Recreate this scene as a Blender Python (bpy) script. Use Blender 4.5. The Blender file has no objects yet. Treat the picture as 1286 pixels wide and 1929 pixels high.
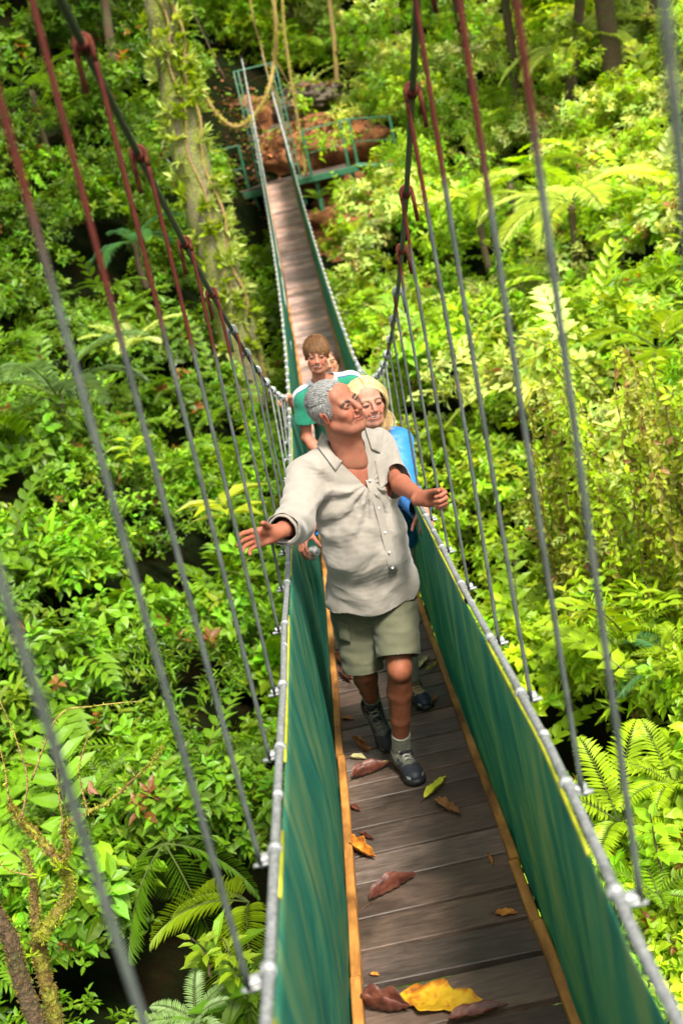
import bpy, math, random
import numpy as np
from mathutils import Vector, Matrix
R_ = math.radians
rng = np.random.default_rng(7)
random.seed(7)
SC = bpy.context.scene
COL = SC.collection

# ------------------------------------------------------------------ camera, world, sun, exposure
CF = np.array([-0.01170207, 0.9414967, -0.33681898])
CR = np.array([0.97496134, -0.06406331, -0.21294663])
CU = np.array([0.22206629, 0.3308774, 0.91717322])
CC = np.array([0.02233871, 0.0, 0.0])
FPX = 2194.243
cam_d = bpy.data.cameras.new('camera')
cam = bpy.data.objects.new('camera', cam_d)
COL.objects.link(cam)
cam_d.sensor_fit = 'VERTICAL'
cam_d.sensor_height = 36.0
cam_d.lens = 36.0 * FPX / 1929.0
cam_d.clip_start = 0.02
cam_d.clip_end = 400.0
cam.matrix_world = Matrix(((CR[0], CU[0], -CF[0], CC[0]), (CR[1], CU[1], -CF[1], CC[1]), (CR[2], CU[2], -CF[2], CC[2]), (0, 0, 0, 1)))
cam_d.dof.use_dof = True
cam_d.dof.focus_distance = 4.50
cam_d.dof.aperture_fstop = 3.0
SC.camera = cam

SUN_EL, SUN_AZ = 57.0, 152.0      # azimuth measured from +Y towards +X
wd = bpy.data.worlds.new('World'); SC.world = wd; wd.use_nodes = True
wn = wd.node_tree; wn.nodes.clear()
wo = wn.nodes.new('ShaderNodeOutputWorld'); wb = wn.nodes.new('ShaderNodeBackground'); ws = wn.nodes.new('ShaderNodeTexSky')
ws.sky_type = 'NISHITA'; ws.sun_disc = False; ws.sun_elevation = R_(SUN_EL); ws.sun_rotation = R_(SUN_AZ)
ws.dust_density = 3.0; ws.air_density = 1.0
wh = wn.nodes.new('ShaderNodeHueSaturation'); wh.inputs['Saturation'].default_value = 0.22
wm = wn.nodes.new('ShaderNodeMix'); wm.data_type = 'RGBA'; wm.blend_type = 'MULTIPLY'; wm.inputs[0].default_value = 1.0; wm.inputs[7].default_value = (1.0, 1.0, .90, 1.0)
wn.links.new(ws.outputs[0], wh.inputs['Color']); wn.links.new(wh.outputs[0], wm.inputs[6]); wn.links.new(wm.outputs[2], wb.inputs[0]); wn.links.new(wb.outputs[0], wo.inputs[0])
wb.inputs[1].default_value = 0.10
sd = bpy.data.lights.new('sun', 'SUN'); sun = bpy.data.objects.new('sun', sd); COL.objects.link(sun)
sd.energy = 2.3; sd.angle = R_(12.0); sd.color = (1.0, 0.95, 0.85)
_d = Vector((math.sin(R_(SUN_AZ)) * math.cos(R_(SUN_EL)), math.cos(R_(SUN_AZ)) * math.cos(R_(SUN_EL)), math.sin(R_(SUN_EL))))
sun.rotation_euler = _d.to_track_quat('Z', 'Y').to_euler()
SC.view_settings.view_transform = 'Standard'; SC.view_settings.look = 'None'
SC.view_settings.exposure = 1.85; SC.view_settings.gamma = 1.0
SC.render.engine = 'CYCLES'
SC.cycles.max_bounces = 8; SC.cycles.diffuse_bounces = 4; SC.cycles.transmission_bounces = 4; SC.cycles.use_denoising = True

# ------------------------------------------------------------------ helpers
def unit(v): return v / (np.linalg.norm(v, axis=-1, keepdims=True) + 1e-9)

def at(px, py, Y):
    """world point at world-depth Y that the photograph shows at pixel (px, py) of 1286x1929"""
    d = CF * FPX + CR * (px - 643.0) - CU * (py - 964.5)
    return CC + d * (Y / d[1])

def tag(o, label=None, cat=None, group=None, kind=None):
    if label: o['label'] = label
    if cat: o['category'] = cat
    if group: o['group'] = group
    if kind: o['kind'] = kind
    return o

def empty(name, loc=(0, 0, 0), label=None, cat=None, group=None):
    o = bpy.data.objects.new(name, None); COL.objects.link(o); o.location = loc
    o.empty_display_size = 0.1
    return tag(o, label, cat, group)

def set_parent(o, parent):
    if parent is not None:
        o.parent = parent
        o.matrix_parent_inverse = Matrix.Translation(-Vector(parent.location)) if parent.parent is None else Matrix.Identity(4)

def mk(name, V, F, mat=None, parent=None, smooth=True, col=None, uv=None, fmat=None):
    """one mesh object from numpy vertices and faces (a list of index arrays, each (n,k), or of lists); vertices in world space"""
    V = np.asarray(V, dtype=np.float32).reshape(-1, 3)
    me = bpy.data.meshes.new(name)
    if isinstance(F, np.ndarray): F = [F]
    if len(F) and isinstance(F[0], np.ndarray):
        loops = np.concatenate([f.ravel() for f in F]).astype(np.int32)
        tot = np.concatenate([np.full(len(f), f.shape[1]) for f in F]).astype(np.int32)
    else:
        loops = np.array([i for f in F for i in f], dtype=np.int32)
        tot = np.array([len(f) for f in F], dtype=np.int32)
    st = np.concatenate([[0], np.cumsum(tot)[:-1]]).astype(np.int32)
    me.vertices.add(len(V)); me.vertices.foreach_set('co', V.ravel())
    me.loops.add(len(loops)); me.loops.foreach_set('vertex_index', loops)
    me.polygons.add(len(tot)); me.polygons.foreach_set('loop_start', st); me.polygons.foreach_set('loop_total', tot)
    me.polygons.foreach_set('use_smooth', np.full(len(tot), smooth, dtype=bool))
    if col is not None:
        a = me.color_attributes.new('tint', 'FLOAT_COLOR', 'POINT')
        c = np.ones((len(V), 4), dtype=np.float32); c[:, :3] = col
        a.data.foreach_set('color', c.ravel())
    if uv is not None:
        l = me.uv_layers.new(name='UVMap')
        l.data.foreach_set('uv', np.asarray(uv, dtype=np.float32)[loops].ravel())
    mats = mat if isinstance(mat, (list, tuple)) else [mat]
    for m in mats:
        if m is not None: me.materials.append(m)
    if fmat is not None: me.polygons.foreach_set('material_index', np.asarray(fmat, dtype=np.int32))
    me.update(calc_edges=True); me.validate()
    o = bpy.data.objects.new(name, me); COL.objects.link(o)
    set_parent(o, parent)
    return o

class MB:
    """collects shapes for one mesh"""
    def __init__(s): s.V = []; s.F = []; s.C = []; s.n = 0
    def add(s, V, F, col=None):
        V = np.asarray(V, dtype=float).reshape(-1, 3)
        s.V.append(V); s.F += [[i + s.n for i in f] for f in F]; s.n += len(V)
        s.C.append(np.tile(col if col is not None else (1, 1, 1), (len(V), 1)) if np.ndim(col) < 2 else col)
    def tube(s, P, r, k=8, cap=True, col=None, squash=1.0):
        P = np.asarray(P, float); n = len(P); r = np.broadcast_to(np.asarray(r, float), (n,))
        T = np.gradient(P, axis=0); T /= np.linalg.norm(T, axis=1)[:, None] + 1e-12
        ref = np.array([1., 0, 0]) if abs(T[0] @ [0, 0, 1]) > .9 else np.array([0, 0, 1.])
        u = np.cross(T[0], ref); u /= np.linalg.norm(u)
        V = []
        for i in range(n):
            u = u - T[i] * (u @ T[i]); u /= np.linalg.norm(u) + 1e-12
            v = np.cross(T[i], u)
            a = np.arange(k) * 2 * np.pi / k
            V.append(P[i] + r[i] * (np.cos(a)[:, None] * u + squash * np.sin(a)[:, None] * v))
        V = np.concatenate(V); F = []
        for i in range(n - 1):
            for j in range(k):
                a = i * k + j; b = i * k + (j + 1) % k
                F.append([a, b, b + k, a + k])
        if cap: F.append(list(range(k))[::-1]); F.append([(n - 1) * k + j for j in range(k)])
        s.add(V, F, col)
    def box(s, c, size, rot=None, bev=0.0, col=None):
        c = np.asarray(c, float); h = np.asarray(size, float) / 2
        if bev <= 0:
            V = np.array([[x, y, z] for x in (-1, 1) for y in (-1, 1) for z in (-1, 1)], float) * h
            F = [[0, 1, 3, 2], [4, 6, 7, 5], [0, 4, 5, 1], [2, 3, 7, 6], [0, 2, 6, 4], [1, 5, 7, 3]]
        else:
            b = min(bev, h.min() * .9); V = []; F = []
            idx = {}
            for x in (-1, 1):
                for y in (-1, 1):
                    for z in (-1, 1):
                        sg = np.array([x, y, z])
                        for ax in range(3):
                            p = sg * (h - b); p[ax] = sg[ax] * h[ax]; idx[(x, y, z, ax)] = len(V); V.append(p)
            V = np.array(V)
            I = idx
            for ax in range(3):
                o = [a for a in range(3) if a != ax]
                for sx in (-1, 1):
                    q = []
                    for a, b2 in ((-1, -1), (1, -1), (1, 1), (-1, 1)):
                        k = [0, 0, 0]; k[ax] = sx; k[o[0]] = a; k[o[1]] = b2; q.append(I[(k[0], k[1], k[2], ax)])
                    F.append(q)
            for ax in range(3):
                o = [a for a in range(3) if a != ax]
                for a in (-1, 1):
                    for b2 in (-1, 1):
                        k0 = [0, 0, 0]; k0[ax] = -1; k0[o[0]] = a; k0[o[1]] = b2; k1 = list(k0); k1[ax] = 1
                        F.append([I[(*k0, o[0])], I[(*k1, o[0])], I[(*k1, o[1])], I[(*k0, o[1])]])
            for x in (-1, 1):
                for y in (-1, 1):
                    for z in (-1, 1): F.append([I[(x, y, z, 0)], I[(x, y, z, 1)], I[(x, y, z, 2)]])
        if rot is not None: V = V @ np.asarray(rot).T
        s.add(V + c, F, col)
    def build(s, name, mat, parent=None, smooth=True, col=False):
        return mk(name, np.concatenate(s.V), s.F, mat, parent, smooth, np.concatenate(s.C) if col else None)

def frame_from(d, up=(0, 0, 1)):
    d = np.asarray(d, float); d = d / np.linalg.norm(d); up = np.asarray(up, float)
    x = np.cross(d, up); x /= np.linalg.norm(x) + 1e-12
    return np.column_stack([x, d, np.cross(x, d)])

def catmull(P, n=8):
    P = np.asarray(P, float); Q = np.vstack([2 * P[0] - P[1], P, 2 * P[-1] - P[-2]]); out = []
    for i in range(1, len(Q) - 2):
        for t in np.linspace(0, 1, n, endpoint=False):
            out.append(.5 * ((2 * Q[i]) + (-Q[i - 1] + Q[i + 1]) * t + (2 * Q[i - 1] - 5 * Q[i] + 4 * Q[i + 1] - Q[i + 2]) * t * t + (-Q[i - 1] + 3 * Q[i] - 3 * Q[i + 1] + Q[i + 2]) * t ** 3))
    out.append(P[-1]); return np.array(out)

# ------------------------------------------------------------------ materials
def N(nt, t, **kw):
    n = nt.nodes.new(t)
    for k, v in kw.items():
        if hasattr(n, k): setattr(n, k, v)
        else: n.inputs[k.replace('_', ' ')].default_value = v
    return n
def newmat(name):
    m = bpy.data.materials.new(name); m.use_nodes = True; nt = m.node_tree
    return m, nt, nt.nodes['Principled BSDF'], nt.links
def ramp(nt, stops):
    r = nt.nodes.new('ShaderNodeValToRGB'); e = r.color_ramp.elements
    e[0].position = stops[0][0]; e[0].color = (*stops[0][1], 1)
    e[1].position = stops[-1][0]; e[1].color = (*stops[-1][1], 1)
    for p, c in stops[1:-1]:
        q = e.new(p); q.color = (*c, 1)
    return r
def bump(nt, L, b, src, strength=.3, dist=.01):
    u = nt.nodes.new('ShaderNodeBump'); u.inputs['Strength'].default_value = strength; u.inputs['Distance'].default_value = dist
    L.new(src, u.inputs['Height']); L.new(u.outputs[0], b.inputs['Normal']); return u
def noise_mat(name, stops, scale=20, detail=6, rough=.7, stretch=None, coord='Object', bumps=.3, bdist=.004, metal=0, spec=.5, sheen=0, distortion=0.0, tint=False):
    m, nt, b, L = newmat(name)
    tc = N(nt, 'ShaderNodeTexCoord'); src = tc.outputs[coord]
    if stretch:
        mp = N(nt, 'ShaderNodeMapping'); mp.inputs['Scale'].default_value = stretch; L.new(src, mp.inputs[0]); src = mp.outputs[0]
    no = N(nt, 'ShaderNodeTexNoise', Scale=scale, Detail=detail, Roughness=.6, Distortion=distortion); L.new(src, no.inputs['Vector'])
    r = ramp(nt, stops); L.new(no.outputs['Fac'], r.inputs[0])
    out = r.outputs[0]
    if tint:
        at_ = N(nt, 'ShaderNodeAttribute', attribute_name='tint')
        mx = N(nt, 'ShaderNodeMix', data_type='RGBA', blend_type='MULTIPLY'); mx.inputs[0].default_value = 1
        L.new(out, mx.inputs[6]); L.new(at_.outputs['Color'], mx.inputs[7]); out = mx.outputs[2]
    L.new(out, b.inputs['Base Color'])
    b.inputs['Roughness'].default_value = rough; b.inputs['Metallic'].default_value = metal
    b.inputs['Specular IOR Level'].default_value = spec
    if sheen: b.inputs['Sheen Weight'].default_value = sheen
    if bumps: bump(nt, L, b, no.outputs['Fac'], bumps, bdist)
    return m

def leaf_mat(name='leaf', rough=.45, trans=.40):
    m, nt, b, L = newmat(name)
    a = N(nt, 'ShaderNodeAttribute', attribute_name='tint')
    tc = N(nt, 'ShaderNodeTexCoord'); no = N(nt, 'ShaderNodeTexNoise', Scale=9.0, Detail=3.0); L.new(tc.outputs['Object'], no.inputs['Vector'])
    hs = N(nt, 'ShaderNodeHueSaturation'); mr = N(nt, 'ShaderNodeMapRange'); L.new(no.outputs['Fac'], mr.inputs[0])
    mr.inputs[3].default_value = .7; mr.inputs[4].default_value = 1.3
    L.new(mr.outputs[0], hs.inputs['Value']); L.new(a.outputs['Color'], hs.inputs['Color'])
    L.new(hs.outputs[0], b.inputs['Base Color']); b.inputs['Roughness'].default_value = rough
    b.inputs['Specular IOR Level'].default_value = .4
    tr = N(nt, 'ShaderNodeBsdfTranslucent')
    tm = N(nt, 'ShaderNodeMix', data_type='RGBA', blend_type='MULTIPLY'); tm.inputs[0].default_value = 1
    tm.inputs[7].default_value = (1.7, 1.45, .4, 1); L.new(hs.outputs[0], tm.inputs[6]); L.new(tm.outputs[2], tr.inputs[0])
    mx = N(nt, 'ShaderNodeMixShader'); mx.inputs[0].default_value = trans
    L.new(b.outputs[0], mx.inputs[1]); L.new(tr.outputs[0], mx.inputs[2]); L.new(mx.outputs[0], nt.nodes['Material Output'].inputs[0])
    return m

def net_mat():
    m, nt, b, L = newmat('green_netting')
    uv = N(nt, 'ShaderNodeUVMap', uv_map='UVMap')
    def layer(scale, rot, sx, sy, det=4):
        mp = N(nt, 'ShaderNodeMapping'); mp.inputs['Rotation'].default_value = (0, 0, rot); mp.inputs['Scale'].default_value = (sx, sy, 1)
        L.new(uv.outputs[0], mp.inputs[0]); n = N(nt, 'ShaderNodeTexNoise', Scale=scale, Detail=det, Roughness=.6, Distortion=.3); L.new(mp.outputs[0], n.inputs['Vector']); return n
    a = layer(1.0, R_(12), 7, 1.3, 6); c = layer(1.0, R_(-35), 90, 9.0, 5); d = layer(420, 0, 1, 1, 2)
    ad = N(nt, 'ShaderNodeMath', operation='ADD'); L.new(a.outputs['Fac'], ad.inputs[0]); 
    s1 = N(nt, 'ShaderNodeMath', operation='MULTIPLY'); L.new(c.outputs['Fac'], s1.inputs[0]); s1.inputs[1].default_value = .42; L.new(s1.outputs[0], ad.inputs[1])
    s2 = N(nt, 'ShaderNodeMath', operation='MULTIPLY_ADD'); L.new(d.outputs['Fac'], s2.inputs[0]); s2.inputs[1].default_value = .62; L.new(ad.outputs[0], s2.inputs[2])
    r = ramp(nt, [(.62, (.0, .085, .07)), (.76, (.008, .15, .115)), (.88, (.02, .20, .12)), (1.0, (.09, .27, .12)), (1.12, (.24, .34, .13))])
    m3 = N(nt, 'ShaderNodeMapRange'); m3.inputs[1].default_value = .72; m3.inputs[2].default_value = 1.34; L.new(s2.outputs[0], m3.inputs[0])
    r = ramp(nt, [(.12, (.006, .120, .110)), (.32, (.018, .215, .170)), (.5, (.055, .28, .175)), (.66, (.15, .33, .16)), (.85, (.31, .38, .18))])
    L.new(m3.outputs[0], r.inputs[0]); L.new(r.outputs[0], b.inputs['Base Color'])
    b.inputs['Roughness'].default_value = .55
    bump(nt, L, b, s2.outputs[0], .5, .01)
    tr = N(nt, 'ShaderNodeBsdfTranslucent'); L.new(r.outputs[0], tr.inputs[0])
    mx = N(nt, 'ShaderNodeMixShader'); mx.inputs[0].default_value = .48
    L.new(b.outputs[0], mx.inputs[1]); L.new(tr.outputs[0], mx.inputs[2]); L.new(mx.outputs[0], nt.nodes['Material Output'].inputs[0])
    return m

def plank_mat():
    m, nt, b, L = newmat('weathered_plank')
    tc = N(nt, 'ShaderNodeTexCoord')
    mp = N(nt, 'ShaderNodeMapping'); mp.inputs['Scale'].default_value = (6, 34, 34); L.new(tc.outputs['Object'], mp.inputs[0])
    g = N(nt, 'ShaderNodeTexNoise', Scale=1.6, Detail=8.0, Roughness=.65, Distortion=.6); L.new(mp.outputs[0], g.inputs['Vector'])
    big = N(nt, 'ShaderNodeTexNoise', Scale=3.2, Detail=5.0, Roughness=.6); L.new(tc.outputs['Object'], big.inputs['Vector'])
    r = ramp(nt, [(.22, (.045, .031, .026)), (.42, (.095, .068, .056)), (.6, (.140, .102, .084)), (.82, (.21, .16, .13))]); L.new(g.outputs['Fac'], r.inputs[0])
    r2 = ramp(nt, [(.36, (.55, .55, .52)), (.48, (.88, .87, .84)), (.6, (1.12, 1.05, .98)), (.7, (1.35, 1.22, 1.12))]); L.new(big.outputs['Fac'], r2.inputs[0])
    mx = N(nt, 'ShaderNodeMix', data_type='RGBA', blend_type='MULTIPLY'); mx.inputs[0].default_value = 1; L.new(r.outputs[0], mx.inputs[6]); L.new(r2.outputs[0], mx.inputs[7])
    a = N(nt, 'ShaderNodeAttribute', attribute_name='tint')
    m2 = N(nt, 'ShaderNodeMix', data_type='RGBA', blend_type='MULTIPLY'); m2.inputs[0].default_value = 1; L.new(mx.outputs[2], m2.inputs[6]); L.new(a.outputs['Color'], m2.inputs[7])
    L.new(m2.outputs[2], b.inputs['Base Color'])
    rr = ramp(nt, [(.35, (.35,) * 3), (.6, (.75,) * 3)]); L.new(big.outputs['Fac'], rr.inputs[0]); L.new(rr.outputs[0], b.inputs['Roughness'])
    bump(nt, L, b, g.outputs['Fac'], .5, .004)
    return m

def moss_mat(name, wood, moss, amount=.5, st=None):
    m, nt, b, L = newmat(name)
    tc = N(nt, 'ShaderNodeTexCoord')
    src = tc.outputs['Object']
    if st:
        mp = N(nt, 'ShaderNodeMapping'); mp.inputs['Scale'].default_value = st; L.new(src, mp.inputs[0]); src = mp.outputs[0]
    n1 = N(nt, 'ShaderNodeTexNoise', Scale=6.0, Detail=7.0, Roughness=.65); L.new(src, n1.inputs['Vector'])
    n2 = N(nt, 'ShaderNodeTexNoise', Scale=45.0, Detail=4.0); L.new(tc.outputs['Object'], n2.inputs['Vector'])
    r = ramp(nt, [(amount - .1, moss), (amount + .1, wood)]); L.new(n1.outputs['Fac'], r.inputs[0])
    r2 = ramp(nt, [(.3, (.45,) * 3), (.7, (1.5,) * 3)]); L.new(n2.outputs['Fac'], r2.inputs[0])
    mx = N(nt, 'ShaderNodeMix', data_type='RGBA', blend_type='MULTIPLY'); mx.inputs[0].default_value = 1; L.new(r.outputs[0], mx.inputs[6]); L.new(r2.outputs[0], mx.inputs[7])
    L.new(mx.outputs[2], b.inputs['Base Color']); b.inputs['Roughness'].default_value = .9
    bump(nt, L, b, n2.outputs['Fac'], 1.0, .02)
    return m

M = {}
M['leaf'] = leaf_mat()
M['net'] = net_mat()
M['plank'] = plank_mat()
M['curb'] = noise_mat('orange_timber', [(.25, (.07, .03, .01)), (.42, (.30, .12, .025)), (.58, (.52, .23, .05)), (.8, (.68, .38, .12))], 3.5, 8, .55, (4, 1, 4), bumps=.4)
M['grey'] = noise_mat('grey_painted_steel', [(.3, (.055, .065, .066)), (.5, (.105, .12, .118)), (.75, (.17, .185, .18))], 40, 5, .45, bumps=.2, bdist=.001)
M['rust'] = noise_mat('red_rusted_steel', [(.3, (.035, .008, .006)), (.5, (.085, .018, .010)), (.7, (.17, .05, .022))], 45, 6, .85, spec=.2, bumps=.4, bdist=.001)
M['rod'] = noise_mat('painted_rod', [(.3, (.72,) * 3), (.55, (1.0,) * 3), (.75, (1.35, 1.25, 1.15))], 38, 6, .75, spec=.2, bumps=.3, bdist=.001, tint=True)
M['cable'] = noise_mat('twisted_cable', [(.3, (.7,) * 3), (.7, (1.25,) * 3)], 60, 4, .5, bumps=.5, bdist=.002, tint=True)
M['pale'] = noise_mat('galvanised_steel', [(.3, (.18, .19, .19)), (.6, (.32, .33, .33)), (.8, (.46, .47, .47))], 70, 4, .4, bumps=.2, bdist=.001, metal=.2)
M['rail'] = noise_mat('wire_rope_handrail', [(.3, (.12, .125, .13)), (.5, (.20, .205, .21)), (.7, (.32, .32, .32))], 90, 3, .45, bumps=.6, bdist=.002, metal=.2, tint=True)
M['hem'] = noise_mat('yellow_hem', [(.3, (.20, .24, .01)), (.7, (.48, .46, .02))], 30, 4, .6)
M['green'] = noise_mat('green_painted_steel', [(.3, (.010, .07, .030)), (.6, (.025, .13, .06)), (.8, (.07, .18, .09))], 14, 5, .5, bumps=.2)
M['soil'] = noise_mat('orange_soil', [(.25, (.04, .014, .006)), (.45, (.17, .058, .018)), (.6, (.30, .115, .035)), (.8, (.17, .11, .05))], 5.5, 10, .95, bumps=1.0, bdist=.1)
M['ground'] = noise_mat('forest_floor', spec=0.0, stops= [(.3, (.003, .005, .002)), (.5, (.008, .012, .004)), (.65, (.016, .010, .005)), (.8, (.014, .03, .006))], scale=1.8, detail=9, rough=1.0, bumps=1.0, bdist=.15)
M['rock'] = noise_mat('grey_rock', [(.3, (.02, .015, .010)), (.5, (.07, .05, .035)), (.75, (.16, .13, .09))], 2.5, 9, .9, bumps=1.0, bdist=.1)
M['mosstrunk'] = moss_mat('mossy_bark', (.17, .14, .085), (.17, .20, .015), .50, (2.2, 2.2, .35))
M['goldmoss'] = moss_mat('golden_moss', (.12, .065, .02), (.20, .20, .015), .52)
M['bark'] = moss_mat('brown_bark', (.09, .055, .03), (.07, .09, .02), .42)
M['liana'] = moss_mat('liana_bark', (.28, .17, .07), (.30, .27, .03), .45)

# ------------------------------------------------------------------ the suspension bridge
def deck_z(y): return -1.91870368 - 0.24288138 * y + 0.00960547 * y * y
def rail_p(y, s):
    dx = .006 + .009 * min(max(3.6 - y, 0), 3) if s < 0 else -.040 * min(max(2.1 - y, 0), .8)
    return np.array([s * 0.29983 + 0.0078 + dx, y, deck_z(y) + 0.98875 + 0.0214685 * y])
def cable_p(y, s):
    w = 0.31842 + 0.0048885 * y - 0.0003291 * y * y
    return np.array([s * w + 0.0418 - max(0, y - 6) * .0006, y, 1.48570 - 0.589879 * y + 0.0197222 * y * y + 7.116e-5 * y ** 3])
YEND = 26.3
bridge = empty('suspension_bridge', (0, 12.6, deck_z(12.6)), 'long narrow suspension footbridge with plank deck and green mesh sides', 'bridge')

def build_deck():
    b = MB(); y = -1.2; i = 0
    while y < YEND:
        w = rng.uniform(.19, .25) if y < 4.0 else rng.uniform(.145, .20)
        if y < 2.80 < y + w + .08: w = 2.845 - y
        gap = .018 if abs(y + w - 2.845) > .001 else .05
        if y + w > YEND: w = YEND - y
        yc = y + w / 2; sl = -0.24288 + 2 * .00960547 * yc
        a = math.atan(sl); yaw = rng.normal(0, .012)
        Rz = np.array([[math.cos(yaw), -math.sin(yaw), 0], [math.sin(yaw), math.cos(yaw), 0], [0, 0, 1]])
        Rx = np.array([[1, 0, 0], [0, math.cos(a), -math.sin(a)], [0, math.sin(a), math.cos(a)]])
        t = rng.uniform(.55, 1.35); wm = rng.uniform(-.05, .08)
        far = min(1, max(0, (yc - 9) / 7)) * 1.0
        c = np.array([t * (1 + wm), t, t * (1 - wm)]) * (1 + np.array([3.2, 2.95, 3.2]) * far)  # far planks paled in the tint: wet glare painted as colour
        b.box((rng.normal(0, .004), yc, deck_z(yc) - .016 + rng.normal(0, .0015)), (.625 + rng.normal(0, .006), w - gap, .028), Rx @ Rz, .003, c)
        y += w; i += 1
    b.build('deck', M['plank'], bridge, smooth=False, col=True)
    # bearers below the planks
    for s in (-1, 1):
        t = MB(); ys = np.linspace(-1.2, YEND, 60)
        t.tube(np.array([[s * .24, y, deck_z(y) - .055] for y in ys]), .018, 6); t.build('bearer_cable', M['rail'], bridge)
build_deck()

def build_curbs():
    for s in (-1, 1):
        y = -1.0; j = 0
        cuts = [2.32, 2.95] if s > 0 else [2.86]
        segs = []
        ys = [-1.0, 1.2, 2.86, 4.62, 6.3, 8.4, 10.5, 12.7, 14.9, 17, 19.1, 21.3, 23.6, 26.2] if s < 0 else [-1.0, .8, 2.95, 3.36, 5.0, 6.9, 9.0, 11, 13.2, 15.4, 17.5, 19.6, 21.8, 24, 26.2]
        for j in range(len(ys) - 1):
            b = MB(); a0, a1 = ys[j] + .004, ys[j + 1] - .004; off = (j % 2) * .004 * s
            n = max(3, int((a1 - a0) / .25)); pts = np.linspace(a0, a1, n)
            V = []; 
            for y in pts:
                x0 = s * .272 + off + .002 * math.sin(y * 3 + j); x1 = x0 + s * .033; z0 = deck_z(y) + .003; z1 = z0 + .038 + (.004 if j % 2 else 0)
                V += [[x0, y, z0], [x0, y, z1 - .004], [x0 + s * .004, y, z1], [x1 - s * .004, y, z1], [x1, y, z1 - .004], [x1, y, z0]]
            F = []
            for i in range(n - 1):
                for q in range(6):
                    p = i * 6 + q; r = i * 6 + (q + 1) % 6; F.append([p, r, r + 6, p + 6] if s < 0 else [p, p + 6, r + 6, r])
            F.append([0, 1, 2, 3, 4, 5]); F.append([(n - 1) * 6 + q for q in range(6)][::-1])
            b.add(V, F); b.build('curb_board', M['curb'], bridge, smooth=False)
build_curbs()

def build_nets():
    for s in (-1, 1):
        ys = np.concatenate([np.arange(-1.0, 9, .03), np.arange(9, 26.31, .12)]); nz = 22
        V = np.zeros((len(ys), nz, 3)); UV = np.zeros((len(ys), nz, 2))
        for j in range(nz):
            t = j / (nz - 1)
            for i, y in enumerate(ys):
                top = rail_p(y, s); bx = s * .318
                x = bx * (1 - t) + (top[0] - s * .012) * t; z = (deck_z(y) - .03) * (1 - t) + (top[2] - .012) * t
                fold = (.010 * math.sin(y * 9 + 2.2 * t + s) + .007 * math.sin(y * 23 + 5 * t + 1.3 * math.sin(y * 2)) + .012 * math.sin(y * 2.1 + 3 * t)) * math.sin(math.pi * min(1, t * 1.05) ** .8)
                V[i, j] = (x + fold - s * .015 * math.sin(math.pi * t), y + .02 * math.sin(7 * t + y), z); UV[i, j] = (y, t)
        n = len(ys); I = np.arange(n * nz).reshape(n, nz)
        F = np.stack([I[:-1, :-1], I[1:, :-1], I[1:, 1:], I[:-1, 1:]], -1).reshape(-1, 4)
        o = mk('side_netting', V.reshape(-1, 3), F, M['net'], bridge, True, uv=UV.reshape(-1, 2))
        md = o.modifiers.new('s', 'SOLIDIFY'); md.thickness = .002
        # bright hem just inside the handrail, seen in lengths
        run = []; yy = np.linspace(-1.0, 26, 300)
        def flush(run):
            if len(run) < 2: return
            h = MB(); q = []
            for y in run:
                p = rail_p(y, s); q += [p + [-s * .010, 0, -.003], p + [-s * .0145, 0, -.008], p + [-s * .0135, 0, -.017 + .005 * math.sin(y * 9)]]
            h.add(q, [[3 * i + a, 3 * i + a + 1, 3 * i + a + 4, 3 * i + a + 3] for i in range(len(run) - 1) for a in (0, 1)])
            hm = h.build('netting_hem', M['hem'], bridge); md = hm.modifiers.new('s', 'SOLIDIFY'); md.thickness = .002
        for y in yy:
            if math.sin(y * 3.1 + s) + .5 * math.sin(y * 7.7) > -.75: run.append(y)
            else: flush(run); run = []
        flush(run)
        # handrail rope
        r = MB(); yy = np.linspace(-1.2, 26.4, 220); r.tube(np.array([rail_p(y, s) + [.0015 * math.sin(y * 5), 0, .002 * math.sin(y * 8)] for y in yy]), .0098, 10)
        for y in [2.15, 3.25, 4.3, 5.4, 6.6] + list(np.arange(8, 26, .30)):
            p = rail_p(y, s); q = rail_p(y + .02, s); T = (q - p) / np.linalg.norm(q - p); rr = .0118 if y < 8 else .019
            r.tube([p - T * .012, p, p + T * .012], [rr * .9, rr, rr * .9], 8, col=(1.5, 1.5, 1.5))
        r.build('handrail', M['rail'], bridge, col=True)
        c = MB(); yy = np.linspace(-2.0, 26.35, 260); P = np.array([cable_p(y, s) for y in yy])
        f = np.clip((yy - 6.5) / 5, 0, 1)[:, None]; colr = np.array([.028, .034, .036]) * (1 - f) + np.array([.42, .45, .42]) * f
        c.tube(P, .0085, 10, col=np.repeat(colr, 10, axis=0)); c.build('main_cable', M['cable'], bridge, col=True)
build_nets()

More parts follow.
